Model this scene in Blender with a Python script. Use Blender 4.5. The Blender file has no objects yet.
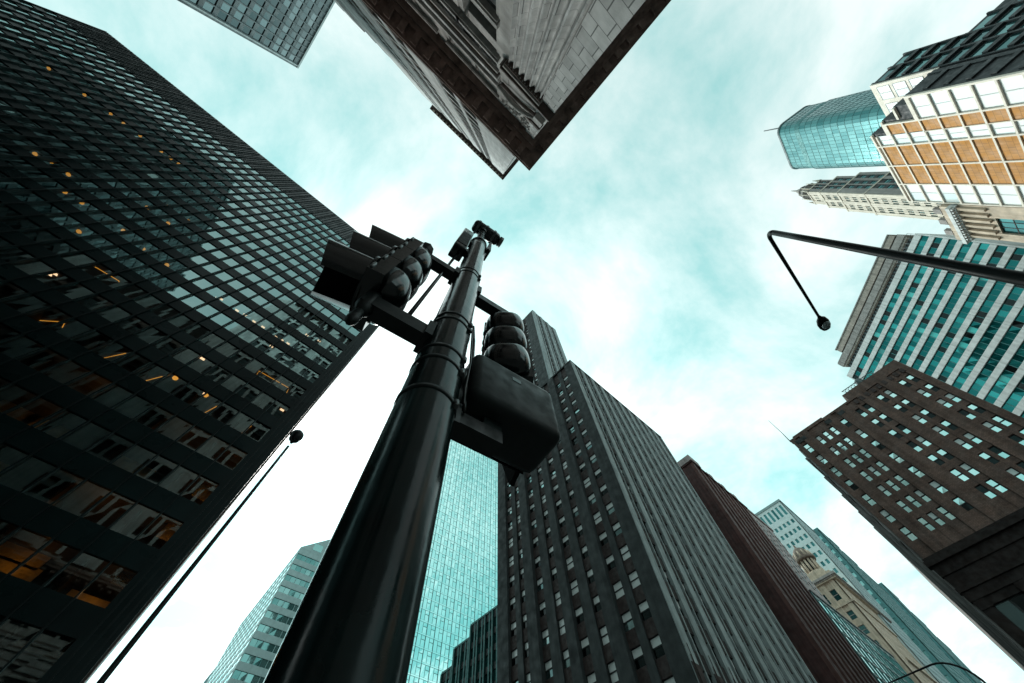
import bpy, bmesh, math, random
from mathutils import Vector, Matrix
random.seed(7)
PI = math.pi
EYE = 1.6
SC = bpy.context.scene
COL = SC.collection

# ------------------------------------------------------------------ camera
F_PX, TILT, ROLL, YAW = 357.833, 0.42134, -0.08374, 0.81097
W_PX, H_PX = 1024, 683
def _axes():
    ca, sa = math.cos(TILT), math.sin(TILT); cb, sb = math.cos(ROLL), math.sin(ROLL)
    M = Matrix(((cb, -sb, 0), (sb, cb, 0), (0, 0, 1))) @ Matrix(((1, 0, 0), (0, ca, -sa), (0, sa, ca)))
    up = M @ Vector((0, 0, 1)); e = M @ Vector((1, 0, 0)); g = up.cross(e)
    d1 = e * math.cos(YAW) + g * math.sin(YAW)
    return d1, up.cross(d1), up
AX, AY, AZ = _axes()
right = Vector((AX[0], AY[0], AZ[0])); down = Vector((AX[1], AY[1], AZ[1])); fwd = Vector((AX[2], AY[2], AZ[2]))
cam_d = bpy.data.cameras.new('camera'); cam = bpy.data.objects.new('camera', cam_d); COL.objects.link(cam)
cam_d.sensor_width = 36.0; cam_d.lens = F_PX / W_PX * 36.0; cam_d.clip_end = 9000; cam_d.clip_start = 0.05
cam.matrix_world = Matrix(((right.x, -down.x, -fwd.x, 0), (right.y, -down.y, -fwd.y, 0), (right.z, -down.z, -fwd.z, EYE), (0, 0, 0, 1)))
SC.camera = cam
def project(p):
    v = Vector(p) - Vector((0, 0, EYE)); z = v.dot(fwd)
    if z < 0.05: return None
    return (W_PX / 2 + F_PX * v.dot(right) / z, H_PX / 2 + F_PX * v.dot(down) / z)

# ------------------------------------------------------------------ sky, sun, exposure
SUN_AZ, SUN_EL = math.radians(68), math.radians(38)
sun_dir = Vector((math.cos(SUN_AZ) * math.cos(SUN_EL), math.sin(SUN_AZ) * math.cos(SUN_EL), math.sin(SUN_EL)))
w = bpy.data.worlds.new('World'); SC.world = w; w.use_nodes = True
nt = w.node_tree; N = nt.nodes; L = nt.links
for n in list(N): N.remove(n)
out = N.new('ShaderNodeOutputWorld'); bg = N.new('ShaderNodeBackground'); bg.inputs['Strength'].default_value = 0.12
L.new(bg.outputs[0], out.inputs[0])
sky = N.new('ShaderNodeTexSky'); sky.sky_type = 'NISHITA'; sky.sun_disc = False
sky.sun_elevation = SUN_EL; sky.sun_rotation = PI / 2 - SUN_AZ; sky.air_density = 1.0; sky.dust_density = 2.5; sky.ozone_density = 1.0
tc = N.new('ShaderNodeTexCoord')
bw0 = N.new('ShaderNodeRGBToBW'); L.new(sky.outputs[0], bw0.inputs[0])
bw1 = N.new('ShaderNodeMath'); bw1.operation = 'POWER'; L.new(bw0.outputs[0], bw1.inputs[0]); bw1.inputs[1].default_value = 0.40
bw = N.new('ShaderNodeMath'); bw.operation = 'MULTIPLY'; L.new(bw1.outputs[0], bw.inputs[0]); bw.inputs[1].default_value = 4.95   # thin overcast evens out the clear sky
tint = N.new('ShaderNodeVectorMath'); tint.operation = 'SCALE'; tint.inputs[0].default_value = (0.58, 1.12, 1.12); L.new(bw.outputs[0], tint.inputs['Scale'])
# clouds: noise over the direction flattened to a layer overhead
sep = N.new('ShaderNodeSeparateXYZ'); L.new(tc.outputs['Generated'], sep.inputs[0])
zc = N.new('ShaderNodeMath'); zc.operation = 'MAXIMUM'; L.new(sep.outputs[2], zc.inputs[0]); zc.inputs[1].default_value = 0.06
za = N.new('ShaderNodeMath'); za.operation = 'ADD'; L.new(zc.outputs[0], za.inputs[0]); za.inputs[1].default_value = 0.25
dx = N.new('ShaderNodeMath'); dx.operation = 'DIVIDE'; L.new(sep.outputs[0], dx.inputs[0]); L.new(za.outputs[0], dx.inputs[1])
dy = N.new('ShaderNodeMath'); dy.operation = 'DIVIDE'; L.new(sep.outputs[1], dy.inputs[0]); L.new(za.outputs[0], dy.inputs[1])
cmb = N.new('ShaderNodeCombineXYZ'); L.new(dx.outputs[0], cmb.inputs[0]); L.new(dy.outputs[0], cmb.inputs[1]); cmb.inputs[2].default_value = 3.7
nz = N.new('ShaderNodeTexNoise'); L.new(cmb.outputs[0], nz.inputs['Vector']); nz.inputs['Scale'].default_value = 2.1; nz.inputs['Detail'].default_value = 9; nz.inputs['Roughness'].default_value = 0.60; nz.inputs['Distortion'].default_value = 0.25
cr = N.new('ShaderNodeValToRGB'); L.new(nz.outputs[0], cr.inputs[0])
cr.color_ramp.elements[0].position = 0.37; cr.color_ramp.elements[0].color = (0.02, 0.02, 0.02, 1)
cr.color_ramp.elements[1].position = 0.61; cr.color_ramp.elements[1].color = (0.95, 0.95, 0.95, 1)
cl = N.new('ShaderNodeVectorMath'); cl.operation = 'SCALE'; cl.inputs[0].default_value = (1.50, 1.66, 1.64); L.new(bw.outputs[0], cl.inputs['Scale'])
mx = N.new('ShaderNodeMix'); mx.data_type = 'RGBA'; L.new(cr.outputs[0], mx.inputs[0]); L.new(tint.outputs[0], mx.inputs[6]); L.new(cl.outputs[0], mx.inputs[7])
L.new(mx.outputs[2], bg.inputs[0])

sun_d = bpy.data.lights.new('sun', 'SUN'); sun_d.energy = 2.2; sun_d.angle = math.radians(12); sun_d.color = (1.0, 0.96, 0.9)
sun = bpy.data.objects.new('sun', sun_d); COL.objects.link(sun)
sun.rotation_euler = sun_dir.to_track_quat('Z', 'Y').to_euler()

SC.view_settings.view_transform = 'Standard'; SC.view_settings.look = 'None'
SC.view_settings.exposure = 0.0; SC.view_settings.gamma = 1.0
SC.render.engine = 'CYCLES'
SC.cycles.max_bounces = 8; SC.cycles.transparent_max_bounces = 12

# ------------------------------------------------------------------ materials
def mat(name, col, rough=0.6, metal=0.0, var=0.25, scale=0.6, bump=0.0, bscale=8.0, coat=0.0, streak=0.0, ior=1.5, blocks=None, spec=0.35):
    m = bpy.data.materials.new(name); m.use_nodes = True
    n = m.node_tree.nodes; l = m.node_tree.links; p = n['Principled BSDF']
    p.inputs['Roughness'].default_value = rough; p.inputs['Metallic'].default_value = metal; p.inputs['IOR'].default_value = ior; p.inputs['Specular IOR Level'].default_value = spec
    if coat: p.inputs['Coat Weight'].default_value = coat; p.inputs['Coat Roughness'].default_value = 0.12
    t = n.new('ShaderNodeTexCoord'); src = t.outputs['Object']
    a = n.new('ShaderNodeTexNoise'); a.inputs['Scale'].default_value = scale; a.inputs['Detail'].default_value = 7; a.inputs['Roughness'].default_value = 0.62; l.new(src, a.inputs['Vector'])
    r = n.new('ShaderNodeValToRGB'); l.new(a.outputs[0], r.inputs[0])
    c = Vector(col[:3])
    r.color_ramp.elements[0].position = 0.3; r.color_ramp.elements[0].color = (*(c * (1 - var)), 1)
    r.color_ramp.elements[1].position = 0.72; r.color_ramp.elements[1].color = (*(c * (1 + var)), 1)
    rn = n.new('ShaderNodeTexNoise'); rn.inputs['Scale'].default_value = scale * 2.3; rn.inputs['Detail'].default_value = 6; l.new(src, rn.inputs['Vector'])
    rm = n.new('ShaderNodeMapRange'); l.new(rn.outputs[0], rm.inputs[0]); rm.inputs[1].default_value = 0.3; rm.inputs[2].default_value = 0.7; rm.inputs[3].default_value = rough * 0.7; rm.inputs[4].default_value = min(1.0, rough * 1.45); l.new(rm.outputs[0], p.inputs['Roughness'])
    colout = r.outputs[0]
    def mul(sock, fac):
        mm = n.new('ShaderNodeMix'); mm.data_type = 'RGBA'; mm.blend_type = 'MULTIPLY'; mm.inputs[0].default_value = fac
        l.new(colout, mm.inputs[6]); l.new(sock, mm.inputs[7]); return mm.outputs[2]
    if streak:
        mp = n.new('ShaderNodeMapping'); mp.inputs['Scale'].default_value = (1.7, 1.7, 0.06); l.new(src, mp.inputs[0])
        s = n.new('ShaderNodeTexNoise'); s.inputs['Scale'].default_value = 1.0; s.inputs['Detail'].default_value = 5; l.new(mp.outputs[0], s.inputs['Vector'])
        sr = n.new('ShaderNodeValToRGB'); sr.color_ramp.elements[0].position = 0.35; sr.color_ramp.elements[0].color = (0.35, 0.35, 0.35, 1); sr.color_ramp.elements[1].position = 0.6
        l.new(s.outputs[0], sr.inputs[0]); colout = mul(sr.outputs[0], streak)
    if blocks:     # masonry courses seen on a wall facing the y axis (x along, z up): (width, height, mortar, contrast)
        mp = n.new('ShaderNodeMapping'); mp.inputs['Rotation'].default_value = (PI / 2, 0, 0) if blocks[4] == 'y' else (PI / 2, 0, PI / 2)
        if blocks[4] == 'y':
            cx = n.new('ShaderNodeSeparateXYZ'); l.new(src, cx.inputs[0]); cc = n.new('ShaderNodeCombineXYZ'); l.new(cx.outputs[0], cc.inputs[0]); l.new(cx.outputs[2], cc.inputs[1])
        else:
            cx = n.new('ShaderNodeSeparateXYZ'); l.new(src, cx.inputs[0]); cc = n.new('ShaderNodeCombineXYZ'); l.new(cx.outputs[1], cc.inputs[0]); l.new(cx.outputs[2], cc.inputs[1])
        n.remove(mp)
        bt = n.new('ShaderNodeTexBrick'); l.new(cc.outputs[0], bt.inputs['Vector']); bt.inputs['Scale'].default_value = 1.0
        bt.inputs['Brick Width'].default_value = blocks[0]; bt.inputs['Row Height'].default_value = blocks[1]; bt.inputs['Mortar Size'].default_value = blocks[2]
        bt.inputs['Color1'].default_value = (1, 1, 1, 1); v = 1 - blocks[3]; bt.inputs['Color2'].default_value = (v, v, v, 1); bt.inputs['Mortar'].default_value = (0.22, 0.22, 0.22, 1); bt.inputs['Bias'].default_value = 0.0
        colout = mul(bt.outputs[0], 1.0)
    l.new(colout, p.inputs['Base Color'])
    if bump:
        b = n.new('ShaderNodeTexNoise'); b.inputs['Scale'].default_value = bscale; b.inputs['Detail'].default_value = 6; l.new(src, b.inputs['Vector'])
        bp = n.new('ShaderNodeBump'); bp.inputs['Strength'].default_value = bump; bp.inputs['Distance'].default_value = 0.05; l.new(b.outputs[0], bp.inputs['Height']); l.new(bp.outputs[0], p.inputs['Normal'])
    return m

def glass(name, lo, hi, rough=0.04, metal=0.85, blind=(0.55, 0.6, 0.58), pblind=0.0, dark=(0.01, 0.015, 0.015), pdark=0.0):
    """opaque coated window glass; face attribute rnd picks tint / drawn blind / dark pane"""
    m = bpy.data.materials.new(name); m.use_nodes = True
    n = m.node_tree.nodes; l = m.node_tree.links; p = n['Principled BSDF']
    at = n.new('ShaderNodeAttribute'); at.attribute_name = 'rnd'
    r = n.new('ShaderNodeValToRGB'); r.color_ramp.interpolation = 'CONSTANT'
    e = r.color_ramp.elements
    k = 7; e[0].position = 0; e[0].color = (*dark, 1)
    if pdark <= 0: e[0].color = (*lo, 1)
    base = max(pdark, 0.0001); span = 1 - pblind - base
    e[1].position = base; e[1].color = (*lo, 1)
    for i in range(1, k):
        q = e.new(base + span * i / k); t = i / (k - 1); q.color = (*(Vector(lo).lerp(Vector(hi), (t * 3.7) % 1.0)), 1)
    if pblind > 0:
        q = e.new(1 - pblind); q.color = (*blind, 1)
    l.new(at.outputs['Fac'], r.inputs[0]); l.new(r.outputs[0], p.inputs['Base Color'])
    def step(a, b, thr):
        rr = n.new('ShaderNodeMath'); rr.operation = 'GREATER_THAN'; l.new(at.outputs['Fac'], rr.inputs[0]); rr.inputs[1].default_value = thr
        mm = n.new('ShaderNodeMix'); mm.data_type = 'FLOAT'; l.new(rr.outputs[0], mm.inputs[0]); mm.inputs[2].default_value = a; mm.inputs[3].default_value = b
        return mm.outputs[0]
    thr = 1 - pblind if pblind > 0 else 2.0
    l.new(step(metal, 0.0, thr), p.inputs['Metallic'])
    l.new(step(rough, 0.18, thr), p.inputs['Roughness'])
    t = n.new('ShaderNodeTexCoord'); b = n.new('ShaderNodeTexNoise'); b.inputs['Scale'].default_value = 0.55; b.inputs['Detail'].default_value = 1.5; l.new(t.outputs['Object'], b.inputs['Vector'])
    bp = n.new('ShaderNodeBump'); bp.inputs['Strength'].default_value = 0.12; bp.inputs['Distance'].default_value = 0.06; l.new(b.outputs[0], bp.inputs['Height']); l.new(bp.outputs[0], p.inputs['Normal'])
    return m

def seeglass(name, trans, refl, base_fac):
    """tinted pane one can look through: part mirror, part clear"""
    m = bpy.data.materials.new(name); m.use_nodes = True
    n = m.node_tree.nodes; l = m.node_tree.links; n.remove(n['Principled BSDF']); o = n['Material Output']
    tr = n.new('ShaderNodeBsdfTransparent'); tr.inputs[0].default_value = (*trans, 1)
    gl = n.new('ShaderNodeBsdfGlossy'); gl.inputs[0].default_value = (*refl, 1); gl.inputs['Roughness'].default_value = 0.02
    fr = n.new('ShaderNodeFresnel'); fr.inputs['IOR'].default_value = 1.9
    mr = n.new('ShaderNodeMapRange'); l.new(fr.outputs[0], mr.inputs[0]); mr.inputs[3].default_value = base_fac; mr.inputs[4].default_value = 1.0
    mxs = n.new('ShaderNodeMixShader'); l.new(mr.outputs[0], mxs.inputs[0]); l.new(tr.outputs[0], mxs.inputs[1]); l.new(gl.outputs[0], mxs.inputs[2]); l.new(mxs.outputs[0], o.inputs[0])
    t = n.new('ShaderNodeTexCoord'); b = n.new('ShaderNodeTexNoise'); b.inputs['Scale'].default_value = 0.4; b.inputs['Detail'].default_value = 1; l.new(t.outputs['Object'], b.inputs['Vector'])
    bp = n.new('ShaderNodeBump'); bp.inputs['Strength'].default_value = 0.06; bp.inputs['Distance'].default_value = 0.04; l.new(b.outputs[0], bp.inputs['Height']); l.new(bp.outputs[0], gl.inputs['Normal']); l.new(bp.outputs[0], fr.inputs['Normal'])
    return m

def emit(name, col, s):
    m = bpy.data.materials.new(name); m.use_nodes = True
    p = m.node_tree.nodes['Principled BSDF']; p.inputs['Base Color'].default_value = (*col, 1)
    p.inputs['Emission Color'].default_value = (*col, 1); p.inputs['Emission Strength'].default_value = s
    return m

M = {}
M['asphalt'] = mat('asphalt', (0.042, 0.042, 0.042), 0.9, bump=0.3, bscale=30)
M['concrete'] = mat('pavement concrete', (0.13, 0.13, 0.125), 0.85, bump=0.2, bscale=14)
M['paint'] = mat('road paint', (0.7, 0.7, 0.68), 0.7)
M['mullion'] = mat('dark bronze metal', (0.003, 0.009, 0.009), 0.42, 0.0, spec=0.15)
M['panel'] = mat('dark spandrel panel', (0.0035, 0.012, 0.0125), 0.3, 0.0, var=0.4, scale=0.15, spec=0.10)
M['core'] = mat('dark interior', (0.045, 0.032, 0.028), 0.9, var=0.5, scale=0.25)
M['slab'] = mat('interior ceiling', (0.11, 0.085, 0.075), 0.9)
M['seeglass'] = seeglass('tinted tower glass', (0.40, 0.36, 0.31), (0.58, 0.84, 0.83), 0.29)
M['lowglass'] = seeglass('clearer lower glass', (0.46, 0.40, 0.34), (0.5, 0.66, 0.64), 0.07)
M['limestone'] = mat('weathered limestone', (0.43, 0.41, 0.39), 0.85, var=0.35, scale=0.9, bump=0.35, bscale=6, streak=0.5)
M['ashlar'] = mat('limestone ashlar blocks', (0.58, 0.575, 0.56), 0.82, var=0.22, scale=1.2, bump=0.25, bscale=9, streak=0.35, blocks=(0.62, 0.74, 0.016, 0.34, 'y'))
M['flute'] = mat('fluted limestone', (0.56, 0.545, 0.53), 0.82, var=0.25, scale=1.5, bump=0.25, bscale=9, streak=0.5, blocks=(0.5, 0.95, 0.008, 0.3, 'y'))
M['dark_stone'] = mat('dark stone and recess shade', (0.115, 0.085, 0.074), 0.9, var=0.5, scale=1.6, bump=0.5, bscale=5)  # dark stone; also carries shade painted into the shaft's window reveals
M['shaft'] = mat('pale glazed stone', (0.52, 0.53, 0.52), 0.8, var=0.25, scale=0.5, streak=0.5)
M['glass_grey'] = glass('grey tower glass', (0.05, 0.085, 0.09), (0.22, 0.30, 0.31), 0.06, 0.8)
M['grey_metal'] = mat('grey metal mullion', (0.10, 0.13, 0.135), 0.5, 0.3)
M['pale_strip'] = mat('pale metal strip', (0.3, 0.36, 0.36), 0.45, 0.3)
M['grey_brick'] = mat('dark grey brick', (0.032, 0.038, 0.038), 0.85, var=0.35, scale=0.4, bump=0.3, bscale=10, streak=0.4)
M['grey_pier'] = mat('grey stone pier', (0.30, 0.35, 0.35), 0.85, var=0.25, scale=0.5, bump=0.2, bscale=9, streak=0.5)
M['red_spandrel'] = mat('brown terracotta spandrel', (0.040, 0.028, 0.026), 0.8, var=0.4, scale=1.2)
M['dull_spandrel'] = mat('dull grey brown spandrel', (0.034, 0.031, 0.030), 0.85, var=0.4, scale=0.9, streak=0.4)
M['sash'] = glass('old sash glass', (0.10, 0.15, 0.15), (0.5, 0.66, 0.64), 0.05, 0.8, blind=(0.72, 0.77, 0.75), pblind=0.5, pdark=0.25)
M['sash_dark'] = glass('dim sash glass', (0.02, 0.035, 0.035), (0.10, 0.15, 0.15), 0.06, 0.7, pdark=0.5, blind=(0.6, 0.62, 0.6), pblind=0.2)  # share of pale blind panes raised to stand in for window glints
M['black_glass'] = glass('unlit dark glass', (0.004, 0.006, 0.006), (0.02, 0.03, 0.03), 0.08, 0.3, pdark=0.4, dark=(0.003, 0.004, 0.004), blind=(0.3, 0.31, 0.3), pblind=0.05)
M['sash_frame'] = mat('dark window frame', (0.012, 0.016, 0.016), 0.6)
M['brown_brick'] = mat('brown brick', (0.155, 0.098, 0.079), 0.9, var=0.35, scale=0.35, bump=0.3, bscale=12, streak=0.45, blocks=(0.42, 0.16, 0.012, 0.35, 'x'))
M['brown_side'] = mat('grey party wall', (0.34, 0.31, 0.30), 0.9, var=0.35, scale=0.3, bump=0.3, streak=0.8)
M['brown_base'] = mat('dark storefront bronze and recess shade', (0.014, 0.010, 0.009), 0.7, var=0.5, spec=0.2, bump=0.3)  # storefront bronze; also carries painted recess shade on the limestone shaft
M['cyan_sash'] = glass('cyan sash glass', (0.42, 0.66, 0.64), (0.62, 0.86, 0.83), 0.05, 0.85, blind=(0.52, 0.60, 0.58), pblind=0.18, pdark=0.13)
M['white_spandrel'] = mat('white spandrel band', (0.60, 0.62, 0.61), 0.6, var=0.12, scale=0.5, streak=0.3)
M['teal_band'] = glass('teal ribbon glass', (0.0, 0.09, 0.09), (0.03, 0.30, 0.29), 0.05, 0.75, pdark=0.18, blind=(0.05, 0.45, 0.42), pblind=0.1)
M['penthouse'] = mat('beige louvre', (0.33, 0.29, 0.25), 0.7, streak=0.5)
M['grey_louvre'] = mat('grey louvre', (0.27, 0.26, 0.245), 0.7, streak=0.5)
M['cream'] = mat('cream painted frame', (0.80, 0.72, 0.62), 0.6, var=0.06, scale=0.3, streak=0.15)
M['orange'] = mat('orange cladding panel', (0.60, 0.27, 0.065), 0.6, var=0.22, scale=0.22, streak=0.25, blocks=(1.55, 1.08, 0.02, 0.14, 'y'))
M['curtain'] = glass('curtained window', (0.62, 0.70, 0.70), (0.9, 0.95, 0.94), 0.1, 0.15, blind=(0.85, 0.86, 0.84), pblind=0.7)
M['slate'] = mat('slate cladding', (0.045, 0.05, 0.052), 0.6, var=0.3)
M['teal_dark'] = glass('dark teal glass', (0.03, 0.12, 0.125), (0.10, 0.26, 0.26), 0.06, 0.75)
M['tower_glass'] = glass('teal tower glass', (0.06, 0.185, 0.19), (0.115, 0.27, 0.27), 0.12, 0.7)
M['tower_line'] = mat('teal tower mullion', (0.06, 0.19, 0.19), 0.5, 0.3)
M['cream_stone'] = mat('cream terracotta', (0.62, 0.55, 0.46), 0.75, var=0.15, scale=0.4, streak=0.35)
M['grey_stone'] = mat('grey terracotta', (0.34, 0.31, 0.29), 0.8, var=0.2, scale=0.4, streak=0.4)
M['beige_stone'] = mat('beige limestone', (0.56, 0.45, 0.345), 0.8, var=0.25, scale=0.5, streak=0.4, bump=0.2)
M['dome'] = mat('weathered dome', (0.17, 0.13, 0.105), 0.85, var=0.5, scale=0.9, bump=0.4)
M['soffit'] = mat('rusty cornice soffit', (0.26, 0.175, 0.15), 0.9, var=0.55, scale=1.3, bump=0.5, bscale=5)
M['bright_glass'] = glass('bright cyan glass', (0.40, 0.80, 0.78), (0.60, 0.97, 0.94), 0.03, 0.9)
M['bright_line'] = mat('teal mullion', (0.09, 0.24, 0.235), 0.5, 0.2)
M['green_glass'] = glass('green glass', (0.0, 0.035, 0.035), (0.02, 0.12, 0.115), 0.06, 0.7)
M['green_metal'] = mat('green metal pier', (0.02, 0.085, 0.08), 0.45, 0.3)
M['pale_glass'] = glass('pale green glass', (0.10, 0.26, 0.25), (0.28, 0.50, 0.48), 0.05, 0.75)
M['pale_panel'] = mat('pale blue panel', (0.40, 0.55, 0.54), 0.5, var=0.1)
M['red_brick'] = mat('dark red brick', (0.062, 0.027, 0.025), 0.9, var=0.35, scale=0.5, bump=0.3, streak=0.6)
M['red_rib'] = mat('rust red pier', (0.10, 0.046, 0.040), 0.9, var=0.3, scale=0.4, streak=0.5)
M['grey_wall'] = mat('grey brick party wall', (0.36, 0.31, 0.30), 0.85, var=0.25, scale=0.4, streak=0.5)
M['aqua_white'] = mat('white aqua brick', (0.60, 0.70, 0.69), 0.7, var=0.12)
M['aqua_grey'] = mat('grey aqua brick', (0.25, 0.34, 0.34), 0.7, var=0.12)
M['aqua_dark'] = mat('green aqua stone', (0.07, 0.19, 0.19), 0.75, var=0.2)
M['pole_paint'] = mat('dark green pole enamel', (0.003, 0.010, 0.010), 0.17, 0.0, var=0.6, scale=7, bump=0.03, bscale=14, coat=0.0, spec=0.24)
M['signal_black'] = mat('black signal plastic', (0.003, 0.006, 0.006), 0.17, var=0.3, scale=14, coat=0.0, spec=0.5, bump=0.02, bscale=12)
M['signal_matt'] = mat('black visor inside', (0.002, 0.003, 0.003), 0.7, spec=0.1)
M['box_grey'] = mat('grey black box plastic', (0.010, 0.014, 0.014), 0.45, var=0.5, scale=6, bump=0.012, bscale=30, spec=0.16)
M['arm'] = mat('bracket enamel', (0.005, 0.009, 0.009), 0.4, var=0.35, scale=9, spec=0.25)
M['steel'] = mat('worn steel', (0.14, 0.15, 0.15), 0.4, 0.8, var=0.4, scale=20)
M['lamp_paint'] = mat('lamp post black', (0.003, 0.005, 0.005), 0.4, spec=0.2)
M['lens_red'] = mat('unlit red lens', (0.08, 0.006, 0.005), 0.15, coat=0.5)
M['lens_amber'] = mat('unlit amber lens', (0.09, 0.04, 0.004), 0.15, coat=0.5)
M['lens_green'] = mat('unlit green lens', (0.005, 0.06, 0.05), 0.15, coat=0.5)
M['lamp_glass'] = mat('frosted lamp glass', (0.25, 0.3, 0.3), 0.3)
M['warm'] = emit('warm ceiling lamp', (1.0, 0.50, 0.07), 1.6)
M['warm_white'] = emit('warm white ceiling lamp', (1.0, 0.78, 0.52), 3.0)
M['neon'] = emit('amber cove light', (1.0, 0.50, 0.06), 1.3)
M['curtain_lit'] = emit('lit amber curtain', (0.85, 0.47, 0.06), 0.26)
M['curtain_cloth'] = mat('ochre cloth', (0.62, 0.44, 0.17), 0.9, var=0.35, scale=1.6)
M['glow'] = emit('lit amber wall', (0.9, 0.50, 0.06), 0.26)

# ------------------------------------------------------------------ mesh helpers
class Fr:
    """frame: u runs along a wall, n points out of it"""
    def __init__(s, o, ang_u, flip=False):
        s.o = Vector(o); s.u = Vector((math.cos(ang_u), math.sin(ang_u), 0))
        s.n = Vector((s.u.y, -s.u.x, 0))
        if flip: s.n = -s.n
    def p(s, u, d, z): return s.o + s.u * u + s.n * d + Vector((0, 0, z))

class MB:
    def __init__(s): s.v = []; s.f = []; s.m = []; s.mats = []; s.r = []; s.sm = []
    def mi(s, m):
        m = M[m] if isinstance(m, str) else m
        if m not in s.mats: s.mats.append(m)
        return s.mats.index(m)
    def face(s, pts, m, r=0.5, smooth=False):
        b = len(s.v); s.v += [tuple(p) for p in pts]; s.f.append(tuple(range(b, b + len(pts)))); s.m.append(s.mi(m)); s.r.append(r); s.sm.append(smooth)
    def hexa(s, P, m):
        b = len(s.v); s.v += [tuple(p) for p in P]; k = s.mi(m)
        for q in ((0, 3, 2, 1), (4, 5, 6, 7), (0, 1, 5, 4), (1, 2, 6, 5), (2, 3, 7, 6), (3, 0, 4, 7)):
            s.f.append(tuple(b + i for i in q)); s.m.append(k); s.r.append(0.5); s.sm.append(False)
    def box(s, F, u0, u1, d0, d1, z0, z1, m):
        s.hexa([F.p(u0, d0, z0), F.p(u1, d0, z0), F.p(u1, d1, z0), F.p(u0, d1, z0), F.p(u0, d0, z1), F.p(u1, d0, z1), F.p(u1, d1, z1), F.p(u0, d1, z1)], m)
    def wbox(s, x0, x1, y0, y1, z0, z1, m):
        s.hexa([(x0, y0, z0), (x1, y0, z0), (x1, y1, z0), (x0, y1, z0), (x0, y0, z1), (x1, y0, z1), (x1, y1, z1), (x0, y1, z1)], m)
    def prism(s, poly, z0, z1, m, top=None):
        n = len(poly); b = len(s.v)
        s.v += [(x, y, z0) for x, y in poly] + [(x, y, z1) for x, y in poly]; k = s.mi(m); kt = s.mi(top or m)
        for i in range(n):
            j = (i + 1) % n; s.f.append((b + i, b + j, b + n + j, b + n + i)); s.m.append(k); s.r.append(0.5); s.sm.append(False)
        s.f.append(tuple(b + n + i for i in range(n))); s.m.append(kt); s.r.append(0.5); s.sm.append(False)
        s.f.append(tuple(b + i for i in reversed(range(n)))); s.m.append(k); s.r.append(0.5); s.sm.append(False)
    def rings(s, rings, m, caps=True, closed=True, smooth=True):
        b = len(s.v); n = len(rings[0]); k = s.mi(m)
        for r in rings: s.v += [tuple(p) for p in r]
        for i in range(len(rings) - 1):
            for j in range(n if closed else n - 1):
                j2 = (j + 1) % n
                s.f.append((b + i * n + j, b + i * n + j2, b + (i + 1) * n + j2, b + (i + 1) * n + j)); s.m.append(k); s.r.append(0.5); s.sm.append(smooth)
        if caps:
            s.f.append(tuple(b + j for j in reversed(range(n)))); s.m.append(k); s.r.append(0.5); s.sm.append(False)
            e = b + (len(rings) - 1) * n; s.f.append(tuple(e + j for j in range(n))); s.m.append(k); s.r.append(0.5); s.sm.append(False)
    def tube(s, path, rad, m, n=12, caps=True):
        path = [Vector(p) for p in path]; rr = rad if isinstance(rad, (list, tuple)) else [rad] * len(path)
        rings = []; prev = None
        for i, p in enumerate(path):
            t = (path[min(i + 1, len(path) - 1)] - path[max(i - 1, 0)]).normalized()
            if prev is None:
                a = Vector((0, 0, 1)) if abs(t.z) < 0.9 else Vector((1, 0, 0)); x = t.cross(a).normalized()
            else: x = (prev - t * prev.dot(t)).normalized()
            prev = x; y = t.cross(x)
            rings.append([p + (x * math.cos(2 * PI * k / n) + y * math.sin(2 * PI * k / n)) * rr[i] for k in range(n)])
        s.rings(rings, m, caps)
    def lathe(s, c, axis, prof, m, n=24, caps=True):
        """prof: list of (distance along axis, radius)"""
        c = Vector(c); t = Vector(axis).normalized(); a = Vector((0, 0, 1)) if abs(t.z) < 0.9 else Vector((1, 0, 0))
        x = t.cross(a).normalized(); y = t.cross(x)
        s.rings([[c + t * d + (x * math.cos(2 * PI * k / n) + y * math.sin(2 * PI * k / n)) * r for k in range(n)] for d, r in prof], m, caps)
    def build(s, name, parent=None, loc=None, bevel=0):
        o = Vector(loc) if loc is not None else (Vector(parent['_w']) if parent is not None else Vector((0, 0, 0)))
        me = bpy.data.meshes.new(name); me.from_pydata([tuple(Vector(v) - o) for v in s.v], [], s.f)
        for m in s.mats: me.materials.append(m)
        me.polygons.foreach_set('material_index', s.m)
        me.polygons.foreach_set('use_smooth', s.sm)
        at = me.attributes.new('rnd', 'FLOAT', 'FACE'); at.data.foreach_set('value', s.r)
        me.update()
        ob = bpy.data.objects.new(name, me); COL.objects.link(ob)
        if parent is not None:
            ob.parent = parent; ob.location = o - Vector(parent['_w'])
        else: ob.location = o
        ob['_w'] = tuple(o)
        if bevel:
            bm = bmesh.new(); bm.from_mesh(me); bmesh.ops.remove_doubles(bm, verts=bm.verts, dist=1e-5)
            bmesh.ops.bevel(bm, geom=[e for e in bm.edges if len(e.link_faces) == 2 and e.calc_face_angle(0) > 0.5], offset=bevel, segments=3, affect='EDGES', profile=0.5)
            bm.to_mesh(me); bm.free(); me.shade_smooth() if hasattr(me, 'shade_smooth') else None
        return ob

def thing(name, label, cat, loc, group=None):
    o = bpy.data.objects.new(name, None); COL.objects.link(o); o.location = loc; o['_w'] = tuple(loc)
    o['label'] = label; o['category'] = cat; o.empty_display_size = 0.5
    if group: o['group'] = group
    return o

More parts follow.
